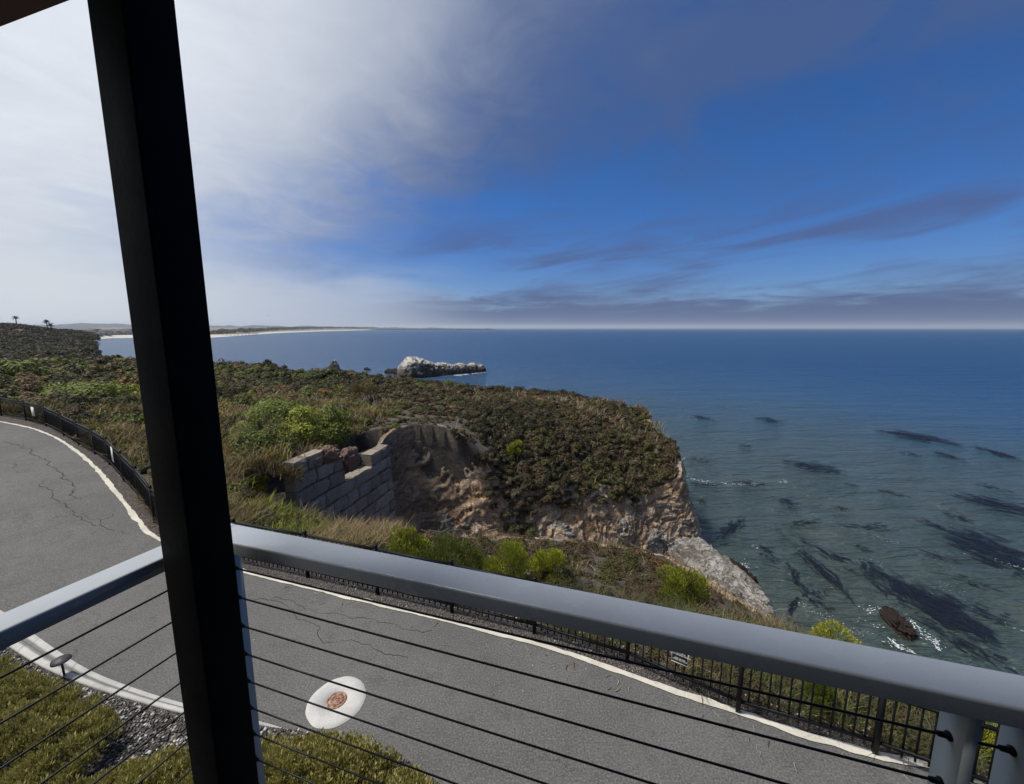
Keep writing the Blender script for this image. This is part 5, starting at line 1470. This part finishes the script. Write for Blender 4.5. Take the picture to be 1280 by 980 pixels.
wd_ = bpy.data.worlds.new('World'); S.world = wd_; wd_.use_nodes = True
nt = wd_.node_tree; g = G(nt); bg = nt.nodes['Background']
sky = g.n('ShaderNodeTexSky', sky_type='NISHITA'); sky.sun_disc = False
sky.sun_elevation = R(SUN_EL); sky.sun_rotation = R(SUN_AZ)
sky.altitude = 20; sky.air_density = 1.0; sky.dust_density = .4; sky.ozone_density = 3.0
dv = g.n('ShaderNodeTexCoord').outputs['Generated']
sx = g.n('ShaderNodeSeparateXYZ'); g.put(sx.inputs[0], g.vm('NORMALIZE', dv)); X_, Y_, Z_ = sx.outputs
az = g.m('MULTIPLY', g.m('ARCTAN2', X_, Y_), 57.2958); el = g.m('MULTIPLY', g.m('ARCSINE', Z_), 57.2958)
den = g.m('ADD', g.m('MAXIMUM', Z_, 0), .16)
cp = g.comb(g.m('DIVIDE', X_, den), g.m('DIVIDE', Y_, den), 0)
nA = g.noise(cp, 1.1, 7, .58, .5); nB = g.noise(cp, 2.6, 7, .62, .9); nC = g.noise(cp, 5.5, 6, .6, .6)
soft = g.m('ADD', g.m('MULTIPLY', g.m('SUBTRACT', nA, .5), 30.), g.m('MULTIPLY', g.m('SUBTRACT', nB, .5), 11.))
# fog bank: everything above a line that climbs to the right
bline = g.m('ADD', 20., g.m('MULTIPLY', g.m('ADD', az, 9.), .62))
bank = g.ss(g.m('ADD', g.m('SUBTRACT', el, bline), soft), -11., 17.)
lowb = g.m('MULTIPLY', g.ss(az, 0., -30.), g.ss(g.m('ADD', el, g.m('MULTIPLY', soft, .34)), 10.5, 3.5))
veil = g.m('MULTIPLY', g.ss(g.m('ADD', el, g.m('MULTIPLY', soft, .9)), 13., 27.), g.ss(nB, .25, .7, .5, .9))
sc_ = g.comb(g.m('MULTIPLY', az, .040), g.m('MULTIPLY', g.m('SUBTRACT', el, g.m('MULTIPLY', az, .10)), .26), 3.1)
st_ = g.noise(sc_, 1.35, 6, .55, .6)
str_ = g.m('MULTIPLY', g.m('MULTIPLY', g.ss(st_, .38, .70), g.ss(el, 17., 10.)), g.m('MULTIPLY', g.ss(el, 1.0, 3.), g.ss(az, -22., -2., 0., .75)))
sc2 = g.comb(g.m('MULTIPLY', az, .07), g.m('MULTIPLY', el, .55), 7.7)
s2_ = g.noise(sc2, 1.6, 6, .62, .8)
hor = g.m('MULTIPLY', g.ss(g.m('ADD', el, g.m('MULTIPLY', g.m('SUBTRACT', s2_, .5), 8.)), 5.0, 2.2), g.ss(az, -28., -6., .2, .92))
pale = g.m('MULTIPLY', g.ss(el, .8, .1), .3)
lit = g.ss(g.m('ADD', g.m('SUBTRACT', az, g.m('MULTIPLY', g.m('SUBTRACT', el, 15.), .42)), g.m('MULTIPLY', soft, .5)), 2., -52.)
lit = g.m('MULTIPLY', lit, g.ss(el, -2., 34., .74, 1.))
K = 10.
cs = lambda r_, g_, b_: (r_ * K, g_ * K, b_ * K)
lit = g.m('ADD', lit, g.m('MULTIPLY', g.m('ADD', g.m('SUBTRACT', nB, .5), g.m('MULTIPLY', g.m('SUBTRACT', nC, .5), .5)), .34), clamp=True)
cloudc = g.mix(lit, cs(.098, .145, .290), cs(.78, .83, .90))
hs = g.n('ShaderNodeHueSaturation'); hs.inputs['Saturation'].default_value = 1.4; hs.inputs['Value'].default_value = .9; g.put(hs.inputs['Color'], sky.outputs[0])
base_ = g.mix(1., hs.outputs[0], g.ramp(g.m('DIVIDE', el, 90.), [(0, (.40, .56, .98)), (.06, (.52, .66, 1.02)), (.22, (.84, .82, 1.06)), (1, (.9, .86, 1.08))]), 'MULTIPLY')
c = g.mix(veil, base_, cs(.064, .112, .262))
c = g.mix(str_, c, cs(.072, .10, .23))
c = g.mix(hor, c, cs(.068, .108, .25))
c = g.mix(bank, c, cloudc)
c = g.mix(g.m('MULTIPLY', lowb, .97), c, g.mix(g.ss(az, -22., -50.), cs(.44, .50, .63), cs(.66, .70, .75)))
c = g.mix(pale, c, cs(.34, .40, .54))
nt.links.new(c, bg.inputs[0]); bg.inputs[1].default_value = .1

# ------------------------------------------------------------------ camera
cam = bpy.data.cameras.new('camera'); co = bpy.data.objects.new('camera', cam); link(co)
cam.sensor_fit = 'HORIZONTAL'; cam.sensor_width = 36.; cam.lens = 36. * F / 1280.
cam.shift_y = -10. / 1280.
cam.clip_start = .02; cam.clip_end = 60000
co.location = (0, 0, H); co.rotation_euler = (math.pi / 2 - TH, 0, 0)
S.camera = co
S.view_settings.view_transform = 'Standard'; S.view_settings.look = 'None'; S.view_settings.exposure = 0.; S.view_settings.gamma = 1.
S.cycles.use_denoising = True; S.cycles.volume_bounces = 0
S.cycles.max_bounces = 6; S.cycles.transparent_max_bounces = 12; S.cycles.use_adaptive_sampling = True
